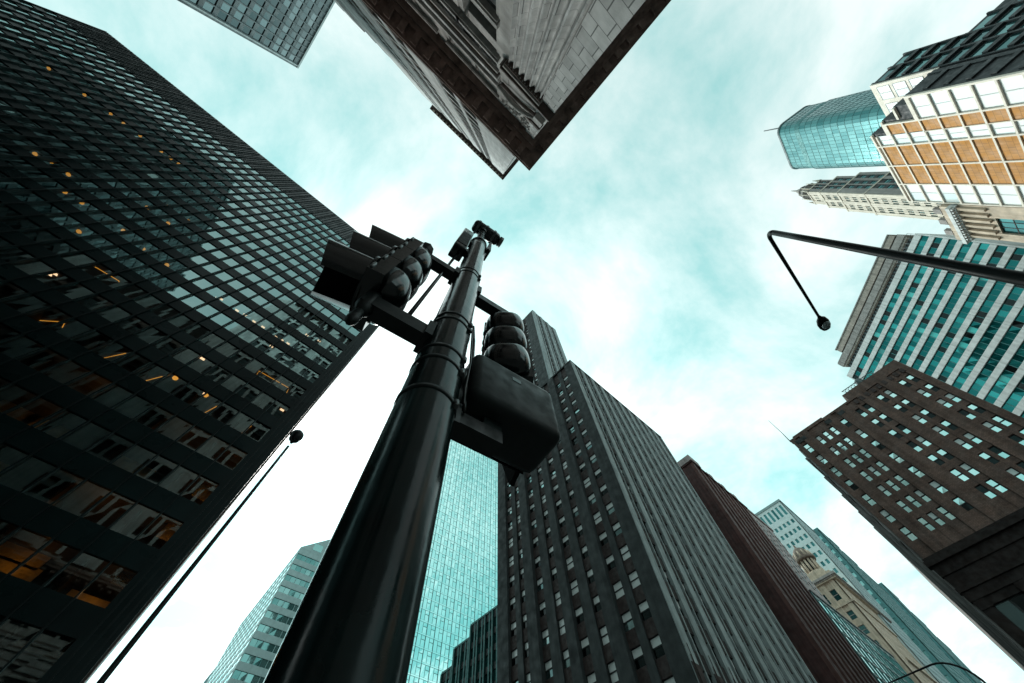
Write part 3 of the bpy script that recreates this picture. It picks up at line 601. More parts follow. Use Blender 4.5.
# ------------------------------------------------------------------ dark grey pier tower (centre)
def centre_tower():
    B = Bld('office_tower', 'dark grey brick tower with vertical pale piers and a narrower setback top, centre', (60, 33, 0.14))
    X0, X1, Y0, Y1, top = 41.7, 79.8, 19.5, 47.8, 82 + EYE; p = 3.52
    nf = 23; zf = top - 3.1 - nf * p; rows = rows_of(zf, p, nf, 0.9, 2.75)
    sash = dict(glass='sash', panes=[(0, 1, 0.0, 0.5), (0, 1, 0.5, 1)], frame=0.07, bias=[-0.28, 0.12])
    # west face: n = -x, u = +y
    F = Fr((X0, Y1, 0), -PI / 2)          # u = -y, n = -x
    cen = [47.8 - 82 * v for v in (0.5435, 0.5105, 0.467, 0.427, 0.389, 0.3495, 0.3065, 0.2745)]
    cen = sorted(cen); cols = [(c - 0.78, c + 0.78) for c in cen]
    dp = [0.12, -0.12, 0.30, -0.10, 0.22, -0.10, 0.3, -0.12, 0.05]
    B.grid(F, 0, Y1 - Y0, 0.14, top, cols, rows, sash, 'grey_brick', 'red_spandrel', rec=0.55, pier=lambda i: dp[i], spd=-0.32)
    # street face: n = -y, u = +x ; deep pale piers with thin mullion in each bay
    G = Fr((X0 + 0.56, Y0, 0), 0); wd = X1 - X0 - 0.56; nb = 10; m = wd / nb
    cols = []
    for i in range(nb): cols += [(i * m + 0.85, i * m + 1.95), (i * m + 2.15, i * m + 3.25)]
    st = dict(glass='sash_dark', panes=[(0, 1, 0.0, 0.5), (0, 1, 0.5, 1)], frame=0.07, bias=[-0.1, 0.06])
    B.grid(G, -0.56, wd, 0.14, top, cols, rows, st, 'grey_pier', 'dull_spandrel', rec=0.42, pier=lambda i: 0.10 if i % 2 == 0 else -0.05, spd=-0.13)
    for i in range(nb + 1):              # brown stone base over the lower storeys
        a_ = -0.56 if i == 0 else (i - 1) * m + 3.25; B.wall.box(G, a_, (i * m + 0.85) if i < nb else wd, 0.10, 0.18, 0.14, 20.0, 'red_spandrel')
        for q in range(3): B.wall.box(G, a_ + 0.08 + q * 0.17, a_ + 0.14 + q * 0.17, 0.18, 0.23, 0.14, 19.6 + q, 'red_spandrel')
    W = B.wall
    W.wbox(X0 + 0.56, X1, Y0 + 0.43, Y1, 0.14, top - 0.3, 'grey_brick')
    par = MB(); par.wbox(X0 - 0.12, X1 + 0.1, Y0 - 0.13, Y1, top, top + 0.5, 'grey_brick'); par.wbox(X0 + 0.3, X1 - 0.3, Y0 + 0.3, Y1 - 0.3, top + 0.5, top + 1.0, 'grey_brick')
    for i in range(0): par.wbox(X0 + 0.6 + i * m - 0.1, X0 + 0.6 + i * m + 0.7, Y0 - 0.2, Y0 + 0.3, top + 0.5, top + 0.85, 'grey_brick')
    par.build('parapet', B.t)
    # setback tower
    x0, x1, y0, y1, zt = 46.8, 61.6, 30.0, 47.0, 155 + EYE; z0 = top
    nf = int((zt - 4 - z0) / p); rows = rows_of(z0 + 1, p, nf, 0.9, 2.75)
    H = Fr((x0, y0, 0), 0)
    cols = [(2.3, 3.5), (4.4, 5.4), (6.0, 7.0), (8.0, 9.0), (9.6, 10.6), (11.6, 12.8)]
    cols = [(1.9, 3.1), (3.6, 4.8), (6.2, 7.3), (7.8, 8.9), (10.2, 11.3), (11.8, 12.9)]
    B.grid(H, 0, x1 - x0, z0, zt, cols, rows, st, 'grey_pier', 'red_spandrel', rec=0.6, pier=lambda i: 0.15 if i % 2 == 0 else -0.2, spd=-0.35)
    K = Fr((x0, y1, 0), -PI / 2)
    B.grid(K, 0, y1 - y0 - 0.61, z0, zt, [(2, 3.3), (5, 6.3), (8, 9.3), (11, 12.3)], rows, sash, 'grey_brick', 'red_spandrel', rec=0.5, pier=0.1, spd=-0.3)
    W.wbox(x0 + 0.51, x1, y0 + 0.61, y1, z0, zt - 0.2, 'grey_brick')
    pr = MB(); pr.wbox(x0 + 0.2, x1 - 0.2, y0 + 0.2, y1, zt, zt + 1.0, 'grey_pier'); pr.build('setback_parapet', B.t)
    B.occ = lambda cx, cy: cx < 560 and cy < 470 and (cy < 440 or cx < 530)
    B.finish()
centre_tower()

# ------------------------------------------------------------------ brown brick block (right)
def brown_block():
    B = Bld('brick_building', 'brown brick office block with paired bright windows above a dark cornice, right side', (110, -18, 0.14))
    h = 65.0; X, top, Yc = 88.0, h + EYE, -4.1; Yend = -31.3; s = 65.0
    F = Fr((X, Yc, 0), -PI / 2)           # u = -y, n = -x
    cen = [(0.086, 0.54), (0.133, 0.45), (0.1585, 0.45), (0.184, 0.45), (0.226, 0.54), (0.281, 0.5), (0.3065, 0.5), (0.3545, 0.5), (0.380, 0.5), (0.4285, 0.5), (0.454, 0.5)]
    cols = [(c * s + Yc - w_, c * s + Yc + w_) for c, w_ in cen]
    zb = 0.556 * s + EYE                  # dark base below
    p = 0.0553 * s; rows = []
    z = 0.95 * s + EYE
    while z - 1.1 > zb + 0.8: rows.append((z - 1.2, z + 1.15)); z -= p
    rows = rows[::-1]
    st = dict(glass='cyan_sash', panes=[(0, 1, 0, 0.5), (0, 1, 0.5, 1)], frame=0.09, fmat='sash_frame', bias=[-0.12, 0.05])
    B.grid(F, 0, Yc - Yend, zb, top, cols, rows, st, 'brown_brick', 'brown_brick', rec=0.4, pier=lambda i: 0.14 if i in (0, 1, 4, 5, 7, 9, 11) else -0.06, spd=-0.12)
    W = B.wall
    W.wbox(X + 0.41, 136, Yend, Yc - 0.001, zb, top - 0.6, 'brown_side')
    W.wbox(X + 0.41, 168.0, Yc, Yc + 0.25, 0.14, top - 2.2, 'brown_side')
    for k in range(5): W.wbox(X + 4 + k * 9.0, X + 4.6 + k * 9, Yc + 0.25, Yc + 0.6, 0.14, top - 2.2, 'brown_side')
    for k in range(5): W.wbox(X + 1, 136, Yc + 0.251, Yc + 0.42, zb + 4 + k * 5.0, zb + 4.3 + k * 5.0, 'brown_side')
    # recessed panels of the attic
    par = MB()
    par.wbox(X - 0.14, X + 1.0, -19, Yc + 0.1, top, top + 0.45, 'brown_brick'); par.wbox(X - 0.14, 120, Yend, -19, top, top + 2.2, 'brown_brick')
    par.wbox(X - 0.1, X + 0.8, -12.5, -5, top + 0.45, top + 0.8, 'brown_brick')
    for k in range(9): par.wbox(X - 0.2, X - 0.14, Yend + 1.0 + k * 1.3, Yend + 1.7 + k * 1.3, top - 1.4, top - 0.3, 'red_spandrel')
    for (a, b) in ((-7, -4.6), (-13.3, -12), (-16.5, -15.2)): par.wbox(X - 0.16, X - 0.141, a, b, top - 1.5, top - 0.5, 'sash_frame')
    par.build('parapet', B.t)
    # base: stacked dark mouldings and big openings
    bs = MB()
    for (d, a, b) in ((0.5, zb - 0.5, zb), (0.9, zb - 1.3, zb - 0.5), (0.4, zb - 2.8, zb - 1.3), (0.2, zb - 4.6, zb - 2.8), (0.55, zb - 5.2, zb - 4.6), (0.3, zb - 6.4, zb - 5.2)):
        bs.wbox(X - d, X + 0.4, Yend, Yc + (d * 0.6), a, b, 'brown_base')
    zz = zb - 6.4
    for k in range(5):
        y0 = Yc - k * 5.6
        bs.wbox(X - 0.25, X + 0.4, y0 - 1.5, y0, 0.14, zz, 'brown_base')
        bs.wbox(X - 0.35, X + 0.4, y0 - 1.7, y0 + 0.1 * (k > 0), zz - 1.2, zz - 0.4, 'brown_base')
        for fl in range(6):
            z1 = zz - 1.0 - fl * 5.2
            if z1 - 3.4 < 1: break
            B.win(F, Yc - y0 + 1.5, Yc - y0 + 5.6, z1 - 3.4, z1, -0.3, dict(glass='sash_dark', panes=[(0, .5, 0, 1), (.5, 1, 0, 1)], frame=0.12))
            bs.wbox(X - 0.1, X + 0.4, y0 - 5.6, y0 - 1.5, z1, min(z1 + 1.8, zz), 'brown_base')
    bs.wbox(X + 0.41, 136, Yend, Yc - 0.01, 0.14, zb - 0.001, 'brown_base')
    bs.build('base_storey', B.t)
    # roof plant and mast
    pl = MB(); zr = top + 2.2
    pl.wbox(X + 0.6, X + 5, -27.5, -20.5, zr, zr + 0.25, 'grey_metal')
    for k in range(10):
        y = -27.2 + k * 0.72; pl.tube([(X + 0.8, y, zr + 0.2), (X + 0.8, y + 0.72, zr + 1.5)], 0.05, 'grey_metal', 6); pl.tube([(X + 0.8, y, zr + 1.5), (X + 0.8, y + 0.72, zr + 0.2)], 0.05, 'grey_metal', 6)
    pl.tube([(X + 0.8, -27.3, zr + 1.5), (X + 0.8, -19.9, zr + 1.5)], 0.08, 'grey_metal', 6)
    pl.lathe((X + 1.5, -24, zr + 0.25), (0, 0, 1), [(0, 0.8), (1.7, 0.8), (2.0, 0.5)], 'grey_metal', 16)
    pl.build('rooftop_plant', B.t)
    an = MB(); an.tube([(X + 0.5, -4.0, top + 0.4), (X + 0.5, -4.2, top + 3.4), (X + 0.5, -4.3, top + 8.5)], [0.10, 0.07, 0.04], 'lamp_paint', 6); an.build('mast', B.t)
    B.finish()
brown_block()

# ------------------------------------------------------------------ striped modern block, turned to the river
def striped():
    B = Bld('office_block', 'modern block of white bands and teal ribbon windows behind the brown brick block', (125, -60, 0.14))
    A = Vector((104.8, -75.1, 0)); C = Vector((137.0, -36.4, 0)); ang = math.atan2(C.y - A.y, C.x - A.x); Ln = (C - A).length
    F = Fr(A, ang, True)                  # n should face the camera
    if (-A).dot(F.n) < 0: F = Fr(A, ang)
    top = 110 + EYE; p = 3.62; nf = 29
    st = dict(glass='teal_band', panes=[(0, .333, 0, 1), (.333, .666, 0, 1), (.666, 1, 0, 1)], frame=0.05, fmat='tower_line', tilt=0.03)
    rows = rows_of(top - 0.6 - nf * p, p, nf, 0.1, 2.25)
    cols = even(0.4, Ln - 0.4, 11, 0.06)
    B.grid(F, 0, Ln, 0.14, top, cols, rows, st, 'tower_line', 'white_spandrel', rec=0.35, pier=-0.25, spd=0.0)
    W = B.wall
    for k, (a, b) in enumerate([(0, 0.36), (Ln - 0.36, Ln)]): W.box(F, a, b, -0.2, 0.02, 0.14, top, 'white_spandrel')
    W.box(F, 0, Ln, -30, -0.36, 0.14, top - 0.1, 'white_spandrel')
    ph = MB()
    zt = top
    ph.box(F, 2, Ln - 2.2, -20, -3.0, zt, zt + 3.6, 'slate')
    for k in range(40): ph.box(F, 2.2 + k * 1.15, 2.6 + k * 1.15, -3.0, -2.85, zt, zt + 3.6, 'grey_metal')
    ph.box(F, 1.5, Ln - 1.8, -20, -2.2, zt + 3.6, zt + 4.3, 'penthouse'); ph.box(F, 1.2, Ln - 1.5, -20, -1.9, zt + 4.3, zt + 6.6, 'grey_louvre'); ph.box(F, 1.2, Ln - 1.5, -20, -2.6, zt + 6.6, zt + 7.4, 'slate'); ph.box(F, 1.8, Ln - 6.0, -20, -2.2, zt + 7.4, zt + 9.6, 'penthouse'); ph.box(F, 1.6, Ln - 5.8, -20, -2.0, zt + 9.6, zt + 10.0, 'grey_louvre')
    ph.build('penthouse', B.t)
    rl = MB()
    for k in range(7):
        u = 0.3 + k * 1.5; rl.tube([F.p(u, -0.2, zt - 0.1), F.p(u, -0.2, zt + 2.4)], 0.05, 'steel', 6)
    for z in (1.2, 2.4): rl.tube([F.p(0.3, -0.2, zt + z), F.p(9.3, -0.2, zt + z)], 0.05, 'steel', 6)
    rl.build('roof_rail', B.t)
    B.finish()
striped()

# ------------------------------------------------------------------ cream and orange stepped building
def orange_block():
    B = Bld('apartment_building', 'sunlit cream framed building with orange panels and white curtains, upper right corner', (70, -85, 0.14))
    Y = -70.75; X0, X1 = 53.6, 85.8; top = 100 + EYE; p = 3.72
    F = Fr((X1, Y, 0), PI)                # u = -x, n = +y
    wd = X1 - X0; bay = wd / 5
    stw = dict(glass='curtain', panes=[(0, .5, 0, 1), (.5, 1, 0, 1)], frame=0.09, fmat='white_spandrel', tilt=0.01)
    W = B.wall
    # roof height per bay steps down towards the west corner
    def bay_top(u):                       # u from east corner
        x = X1 - u
        if x > 62.7: return top + 0.7
        if x > 59.1: return 96.5 + EYE
        if x > 55.9: return 92.4 + EYE
        return 88.8 + EYE
    step_u = [0, X1 - 62.7, X1 - 59.1, X1 - 55.9, wd]
    nf = 28; zs = [top - 0.5 - i * p for i in range(nf)]
    sto = dict(glass='orange', solid=True, name='orange_panel')
    strips = [(0.18, bay - 0.18, 'w'), (bay + 0.18, 2 * bay - 0.18, 'o'), (2 * bay + 0.18, 3 * bay - 0.18, 'o'), (3 * bay + 0.18, 3.5 * bay - 0.1, 'w2'), (3.5 * bay + 0.1, 4 * bay - 0.18, 'o2'), (4 * bay + 0.18, 5 * bay - 0.45, 'w')]
    for a, b in ((0, 0.25), (bay - 0.18, bay + 0.18), (2 * bay - 0.18, 2 * bay + 0.18), (3 * bay - 0.18, 3 * bay + 0.18), (4 * bay - 0.18, 4 * bay + 0.18), (5 * bay - 0.45, 5 * bay)):
        W.box(F, a, b, -0.5, 0.0, 0.14, min(bay_top(a + .01), bay_top(b - .01)), 'cream')
    W.box(F, 3.5 * bay - 0.1, 3.5 * bay + 0.1, -0.5, -0.06, 0.14, min(bay_top(3.5 * bay), 88 + EYE), 'cream')
    for (a, b, k) in strips:
        cap = min(bay_top(a + .01), bay_top(b - .01))
        for z in zs:
            if z > cap + 0.01 or z - p < 0.2: continue
            W.box(F, a, b, -0.5, -0.02, z - 0.34, z, 'cream')
            if k in ('w', 'w2'): B.win(F, a, b, z - p, z - 0.34, -0.35, stw)
            else: B.win(F, a, b, z - p + 0.001, z - 0.341, -0.25, sto)
        if cap < top: W.box(F, a, b, -0.5, -0.02, max(z for z in zs if z <= cap + .01), cap, 'cream')
    # body behind, one mass per step
    xs = [X1, 62.7, 59.1, 55.9, X0]; hs = [top + 0.7, 96.5 + EYE, 92.4 + EYE, 88.8 + EYE]
    for i in range(4):
        W.wbox(xs[i + 1] + (0.0 if i == 3 else 0.001), xs[i], Y - 6.5, Y - 0.501, 0.14, hs[i] - 0.02, 'slate')
        W.wbox(xs[i + 1] + 0.15, xs[i], Y - 0.5, Y - 0.03, hs[i] - 0.5, hs[i] - 0.001, 'cream')
    # upper set back mass
    Yb = Y - 6.55; zt = 103 + EYE
    Fb = Fr((64.2, Yb, 0), PI)
    W.box(Fb, 0, 10.6, -0.4, 0.0, 88 + EYE, zt, 'cream')
    for k in range(3):
        for j in range(2): B.win(Fb, 1.0 + j * 5.0, 4.8 + j * 5.0, zt - 4.4 - k * p, zt - 1.4 - k * p, 0.03, stw)
    B.win(Fb, 1.0, 4.8, zt - 15.0, zt - 11.5, 0.07, sto)
    W.wbox(X0 + 0.3, 64.2, -77.9, Yb - 0.401, 0.14, zt - 0.1, 'slate'); W.wbox(X0 + 0.3, X1, -110, -77.9, 0.14, 91 + EYE, 'slate'); W.wbox(X0 + 0.3, 70, -86.1, -77.9, 91 + EYE, zt, 'slate')
    # dark side facing west: teal glass between black fins
    G = Fr((X0, Y - 39.0, 0), -PI / 2); G = Fr((X0, Y, 0), -PI / 2)   # u = -y, n = -x
    std = dict(glass='teal_dark', tilt=0.03)
    edges = [(0.5, 5.6, 88.8), (7.0, 11.5, 103), (11.5, 15.3, 103), (15.3, 20.2, 91), (20.2, 25.4, 88), (25.4, 31, 86), (31, 38, 85)]
    for (a, b, hh) in edges:
        t_ = hh + EYE
        W.box(G, a, b, -0.28, -0.2, 0.14, t_, 'slate'); W.box(G, b - 0.35, b, -0.2, 0.25, 0.14, t_, 'slate'); W.box(G, a, a + 0.35, -0.2, 0.1, 0.14, t_, 'slate')
        z = t_ - 0.8
        while z - p > 20:
            B.win(G, a + 0.4, b - 0.4, z - 2.35, z, -0.17, std)
            W.box(G, a + 0.4, b - 0.4, -0.2, 0.42, z - 3.3, z - 2.4, 'slate')
            z -= p
    rf = MB(); rf.wbox(X0 + 1, 60, -86, -78, zt, zt + 0.5, 'slate'); rf.wbox(X0 + 3, X0 + 7, -97, -95, 91 + EYE, 94.4 + EYE, 'slate'); rf.build('roof', B.t)
    B.finish()
orange_block()

# ------------------------------------------------------------------ beige low tower beside it
def beige_block():
    B = Bld('stone_building', 'small beige stone building with bracketed cornice, beside cream and orange building', (92, -82, 0.14))
    X0, X1, Y, top = 86.0, 97.4, -70.75, 90 + EYE
    F = Fr((X1, Y, 0), PI)
    st = dict(glass='teal_dark', panes=[(0, .333, 0, .5), (.333, .666, 0, .5), (.666, 1, 0, .5), (0, .333, .5, 1), (.333, .666, .5, 1), (.666, 1, .5, 1)], frame=0.08, fmat='sash_frame')
    rows = [(top - 12.5 - i * 8.0, top - 7.0 - i * 8.0) for i in range(9)][::-1]
    B.grid(F, 0, X1 - X0, 0.14, top, [(2.4, 7.6)], rows, st, 'beige_stone', 'beige_stone', rec=0.5, pier=0.0, spd=-0.1)
    B.wall.wbox(X0, X1, -100, Y - 0.501, 0.14, top - 0.1, 'beige_stone')
    c = MB()
    c.wbox(X0, X1 + 0.6, -100, Y + 0.7, top - 0.9, top - 0.3, 'white_spandrel'); c.wbox(X0, X1 + 1.2, -100, Y + 1.4, top - 0.3, top + 0.6, 'white_spandrel'); c.wbox(X0, X1 + 0.7, -100, Y + 0.8, top + 0.6, top + 2.4, 'beige_stone')
    for k in range(6): c.wbox(X0 + 0.6 + k * 1.9, X0 + 1.3 + k * 1.9, Y, Y + 0.55, top - 6.4, top - 0.9, 'beige_stone')
    for k in range(12): c.wbox(X0 + 0.3 + k * 0.95, X0 + 0.7 + k * 0.95, Y + 0.7, Y + 1.3, top - 0.8, top - 0.31, 'white_spandrel')
    for k in range(3): c.wbox(X0 + 1 + k * 3.9, X0 + 2.6 + k * 3.9, Y + 0.1, Y + 0.9, top + 2.4, top + 4.2, 'grey_stone')
    c.build('cornice', B.t); B.finish()
beige_block()

# ------------------------------------------------------------------ polygon towers
def poly_tower(B, poly, z0, z1, module, floor, lo, hi, st, wall, rec=0.12, pier=0.03, spd=0.0, roofm='slate', spand=None):
    n = len(poly)
    for i in range(n):
        a = Vector((*poly[i], 0)); b = Vector((*poly[(i + 1) % n], 0)); ln = (b - a).length
        F = Fr(a, math.atan2(b.y - a.y, b.x - a.x))     # n to the right of travel: outside for a ccw polygon
        mid = (a + b) / 2
        if (mid - Vector((0, 0, 0))).dot(F.n) > 0: 
            B.wall.box(F, 0, ln, -0.3, 0, z0, z1, wall); continue
        nc = max(1, round(ln / module)); nf = int((z1 - z0 - 0.6) / floor)
        B.grid(F, 0, ln, z0, z1, even(0.02, ln - 0.02, nc, 0.06), rows_of(z1 - 0.5 - nf * floor, floor, nf, lo, hi), st, wall, spand or wall, rec=rec, pier=pier, spd=spd)
    cx = sum(p[0] for p in poly) / n; cy = sum(p[1] for p in poly) / n
    ins = [(cx + (x - cx) * 0.97, cy + (y - cy) * 0.97) for x, y in poly]
    B.wall.prism(ins, z0, z1 - 0.05, roofm)

def teal_tower():
    B = Bld('glass_tower', 'teal glass tower with rounded corners and rooftop mast, behind cream and orange building', (112, -128, 0.14))
    c = Vector((111, -130)); zt = 222 + EYE
    def rr(hx, hy, r, rot=0.0, seg=5):
        pts = []
        for (sx, sy, a0) in ((1, -1, -PI / 2), (1, 1, 0), (-1, 1, PI / 2), (-1, -1, PI)):
            for k in range(seg + 1):
                a = a0 + PI / 2 * k / seg; pts.append((sx * (hx - r) + r * math.cos(a), sy * (hy - r) + r * math.sin(a)))
        return [(c.x + x * math.cos(rot) - y * math.sin(rot), c.y + x * math.sin(rot) + y * math.cos(rot)) for x, y in pts]
    st = dict(glass='tower_glass', tilt=0.012)
    rot = math.radians(10)
    poly_tower(B, rr(14.2, 10.4, 4.5, rot), 0.14, zt - 14, 1.7, 3.8, 0.2, 3.74, st, 'tower_line', rec=0.1, pier=0.02)
    poly_tower(B, rr(13.9, 10.1, 4.5, rot), zt - 14, zt, 1.7, 3.5, 0.2, 3.44, st, 'tower_line', rec=0.1, pier=0.02)
    cp = MB(); cp.prism(rr(14.1, 10.3, 4.5, rot), zt, zt + 1.2, 'grey_metal'); cp.build('parapet', B.t)
    a = MB(); a.tube([(108, -138, zt - 3), (108, -138, zt + 12), (108, -138, zt + 40)], [0.7, 0.5, 0.3], 'steel', 8); a.build('mast', B.t)
    B.finish()
teal_tower()

def gothic_tower():
    B = Bld('stone_tower', 'slender cream terracotta skyscraper tapering to a pointed crown, below the teal glass tower', (116, -99, 0.14))
    x0, y1 = 110.6, -93.8
    st = dict(glass='teal_dark', panes=[(0, 1, 0, .5), (0, 1, .5, 1)], frame=0.06, tilt=0.01)
    def tier(x0, x1, y0, y1, z0, z1):
        p = 3.7; nf = int((z1 - z0 - 0.8) / p); rows = rows_of(z1 - 1.0 - nf * p, p, nf, 0.8, 2.9)
        F = Fr((x1, y1, 0), PI); ln = x1 - x0
        cols = [(ln * f - .35, ln * f + .35) for f in (0.16, 0.26, 0.36, 0.60, 0.70, 0.80)] if ln > 8 else [(ln * f - .3, ln * f + .3) for f in (0.3, 0.5, 0.7)]
        B.grid(F, 0, ln, z0, z1, cols, rows, st, 'cream_stone', 'cream_stone', rec=0.3, pier=lambda i: 0.1 if i in (0, 3, 6) else -0.05, spd=-0.1)
        G = Fr((x0, y1 - 0.31, 0), -PI / 2); ln = y1 - y0 - 0.31
        cols = [(ln * f - ln * .085, ln * f + ln * .085) for f in (0.30, 0.52, 0.80)]
        B.grid(G, 0, ln, z0, z1, cols, rows, st, 'grey_stone', 'slate', rec=0.3, pier=0.1, spd=-0.1)
        B.wall.wbox(x0 + 0.31, x1, y0, y1 - 0.31, z0, z1 - 0.05, 'grey_stone')
        B.wall.wbox(x0 - 0.2, x1 + 0.2, y0, y1 + 0.2, z1, z1 + 0.7, 'cream_stone')
    tier(x0, x0 + 11.5, y1 - 12.2, y1, 0.14, 150); tier(x0 + 0.3, x0 + 11.2, y1 - 11.2, y1 - 0.3, 150.7, 163); tier(x0 + 0.8, x0 + 10.4, y1 - 9.8, y1 - 0.8, 163.7, 173); tier(x0 + 1.4, x0 + 9.4, y1 - 8.4, y1 - 1.4, 173.7, 181)
    cr = MB(); cx, cy = x0 + 5.4, y1 - 5.0
    cr.lathe((cx, cy, 181.5), (0, 0, 1), [(0, 3.6), (4.5, 3.4), (4.6, 3.9), (5.3, 3.9), (5.4, 2.6), (8.5, 2.2), (8.6, 2.7), (9.2, 2.6), (9.3, 1.7), (11.5, 1.3), (13.5, 0.5), (17.5, 0.1)], 'grey_stone', 8)
    for k in range(8):
        a = 2 * PI * k / 8 + 0.39; cr.tube([(cx + 3.7 * math.cos(a), cy + 3.7 * math.sin(a), 181.3), (cx + 3.7 * math.cos(a), cy + 3.7 * math.sin(a), 188.4)], [0.5, 0.12], 'cream_stone', 6)
    for (dx_, dy_) in ((1.6, -1.8), (9.2, -1.8), (1.6, -8), (9.2, -8)): cr.tube([(x0 + dx_, y1 + dy_, 181), (x0 + dx_, y1 + dy_, 186)], [0.7, 0.1], 'cream_stone', 6)
    cr.build('crown', B.t); B.finish()
gothic_tower()

# ------------------------------------------------------------------ bright glass tower and the green block standing for its reflection (bottom centre)
def bright_tower():
    B = Bld('glass_tower', 'bright cyan glass tower between signal pole and dark grey pier tower', (95, 140, 0.14))
    A = Vector((60, 127.5, 0)); ang = math.radians(-2.5); F = Fr(A, ang); ln = 82
    top = 180 + EYE; p = 3.9; nf = 44
    st = dict(glass='bright_glass', panes=[(0, .5, 0, 1), (.5, 1, 0.0, 0.62), (.5, 1, .62, 1)], frame=0.06, fmat='bright_line', tilt=0.035, fd=0.05)
    B.grid(F, 0, ln, 0.14, top, even(0.05, ln - 0.05, 24, 0.16), rows_of(top - 0.8 - nf * p, p, nf, 0.12, 3.6), st, 'bright_line', 'bright_glass', rec=0.12, pier=0.04, spd=-0.02)
    B.wall.box(F, 0, ln, -32, -0.13, 0.14, top - 0.1, 'slate'); r = MB(); r.box(F, 0, ln, -32, 0.06, top, top + 0.6, 'bright_line'); r.build('parapet', B.t)
    B.finish()
bright_tower()
def reflection_block():  # added block, shaped after the dark reflection in the glass
    B = Bld('office_block', 'dark green ribbed block added to stand for a reflection in the bright cyan glass tower', (86, 92, 0.14))
    st = dict(glass='green_glass', panes=[(0, 1, 0, 1)], frame=0.06, tilt=0.02)
    X = 70.5
    for (ya, yb, h) in ((70, 92.5, 60.5), (92.6, 99.5, 57.5), (99.6, 104.5, 53.5)):
        F = Fr((X, yb, 0), -PI / 2); ln = yb - ya; top = h + EYE; nc = max(1, round(ln / 3.4)); nf = int((top - 2) / 3.8)
        B.grid(F, 0, ln, 0.14, top, even(0.3, ln - 0.3, nc * 2, 0.5), rows_of(top - 1.4 - nf * 3.8, 3.8, nf, 0.9, 3.3), st, 'green_metal', 'sash_frame', rec=0.35, pier=lambda i: 0.35 if i % 2 == 0 else 0.0, spd=-0.1)
        B.wall.wbox(X + 0.36, X + 30, ya, yb, 0.14, top - 0.1, 'green_metal'); B.wall.wbox(X - 0.1, X + 30, ya, yb, top, top + 0.5, 'green_metal')
    B.finish()
reflection_block()

# ------------------------------------------------------------------ pale striped tower with slanted top (left of pole)
def slant_tower():
    B = Bld('office_block', 'pale green glass block with white bands and slanted roof, left of signal pole', (45, 185, 0.14))
    A = Vector((32.2, 169, 0)); F = Fr(A, math.radians(-4.3)); ln = 26; top = 110 + EYE; p = 4.5; nf = 24
    st = dict(glass='pale_glass', panes=[(0, .5, 0, 1), (.5, 1, 0, 1)], frame=0.07, fmat='bright_line', tilt=0.03)
    B.grid(F, 0, ln, 0.14, top, even(0.25, ln - 0.1, 6, 0.12), rows_of(top - 0.6 - nf * p, p, nf, 0.3, 2.6), st, 'pale_panel', 'pale_panel', rec=0.3, pier=-0.1, spd=0.0)
    G = Fr(A + Vector((0.02, 0.35, 0)), math.radians(85.7), True)
    B.grid(G, 0, 69, 0.14, top, even(0.3, 68.7, 16, 0.12), rows_of(top - 0.6 - nf * p, p, nf, 0.3, 2.6), dict(glass='bright_glass', tilt=0.01), 'pale_panel', 'pale_panel', rec=0.1, pier=0.0, spd=0.02)
    q = [F.p(0.3, -0.31, 0), F.p(ln, -0.31, 0), F.p(ln, -60, 0), F.p(5.6, -68, 0)]
    B.wall.prism([(v.x, v.y) for v in q], 0.14, top - 0.1, 'pale_panel')
    r = MB()
    def P(u, d, z): return F.p(u, d, z)
    r.hexa([P(0, -30, top), P(ln, -30, top), P(ln, 0.05, top), P(0, 0.05, top), P(0.1, -30, top + 0.3), P(ln, -30, top + 21), P(ln, 0.04, top + 21), P(0.1, 0.04, top + 0.3)], 'pale_panel')
    for k in range(4):
        u = 5 + k * 5.5; r.box(F, u, u + 4.0, 0.05, 0.12, top + 1.0, top + 0.4 + u * 0.72, 'pale_glass')
    r.build('slanted_roof', B.t); B.finish()
slant_tower()
def dark_low():
    B = Bld('office_block', 'small dark block at the bottom edge beside the slanted pale green block', (36, 262, 0.14))
    st = dict(glass='green_glass', tilt=0.02); F = Fr((40.0, 255, 0), math.radians(-4)); top = 99 + EYE
    B.grid(F, 0, 12, 0.14, top, even(0.3, 11.7, 5, 0.4), rows_of(top - 24 * 4 - 1, 4, 24, 0.8, 3.2), st, 'aqua_dark', 'aqua_dark', rec=0.3)
    B.wall.box(F, 0, 12, -15, -0.31, 0.14, top - .1, 'aqua_dark'); B.finish()
dark_low()

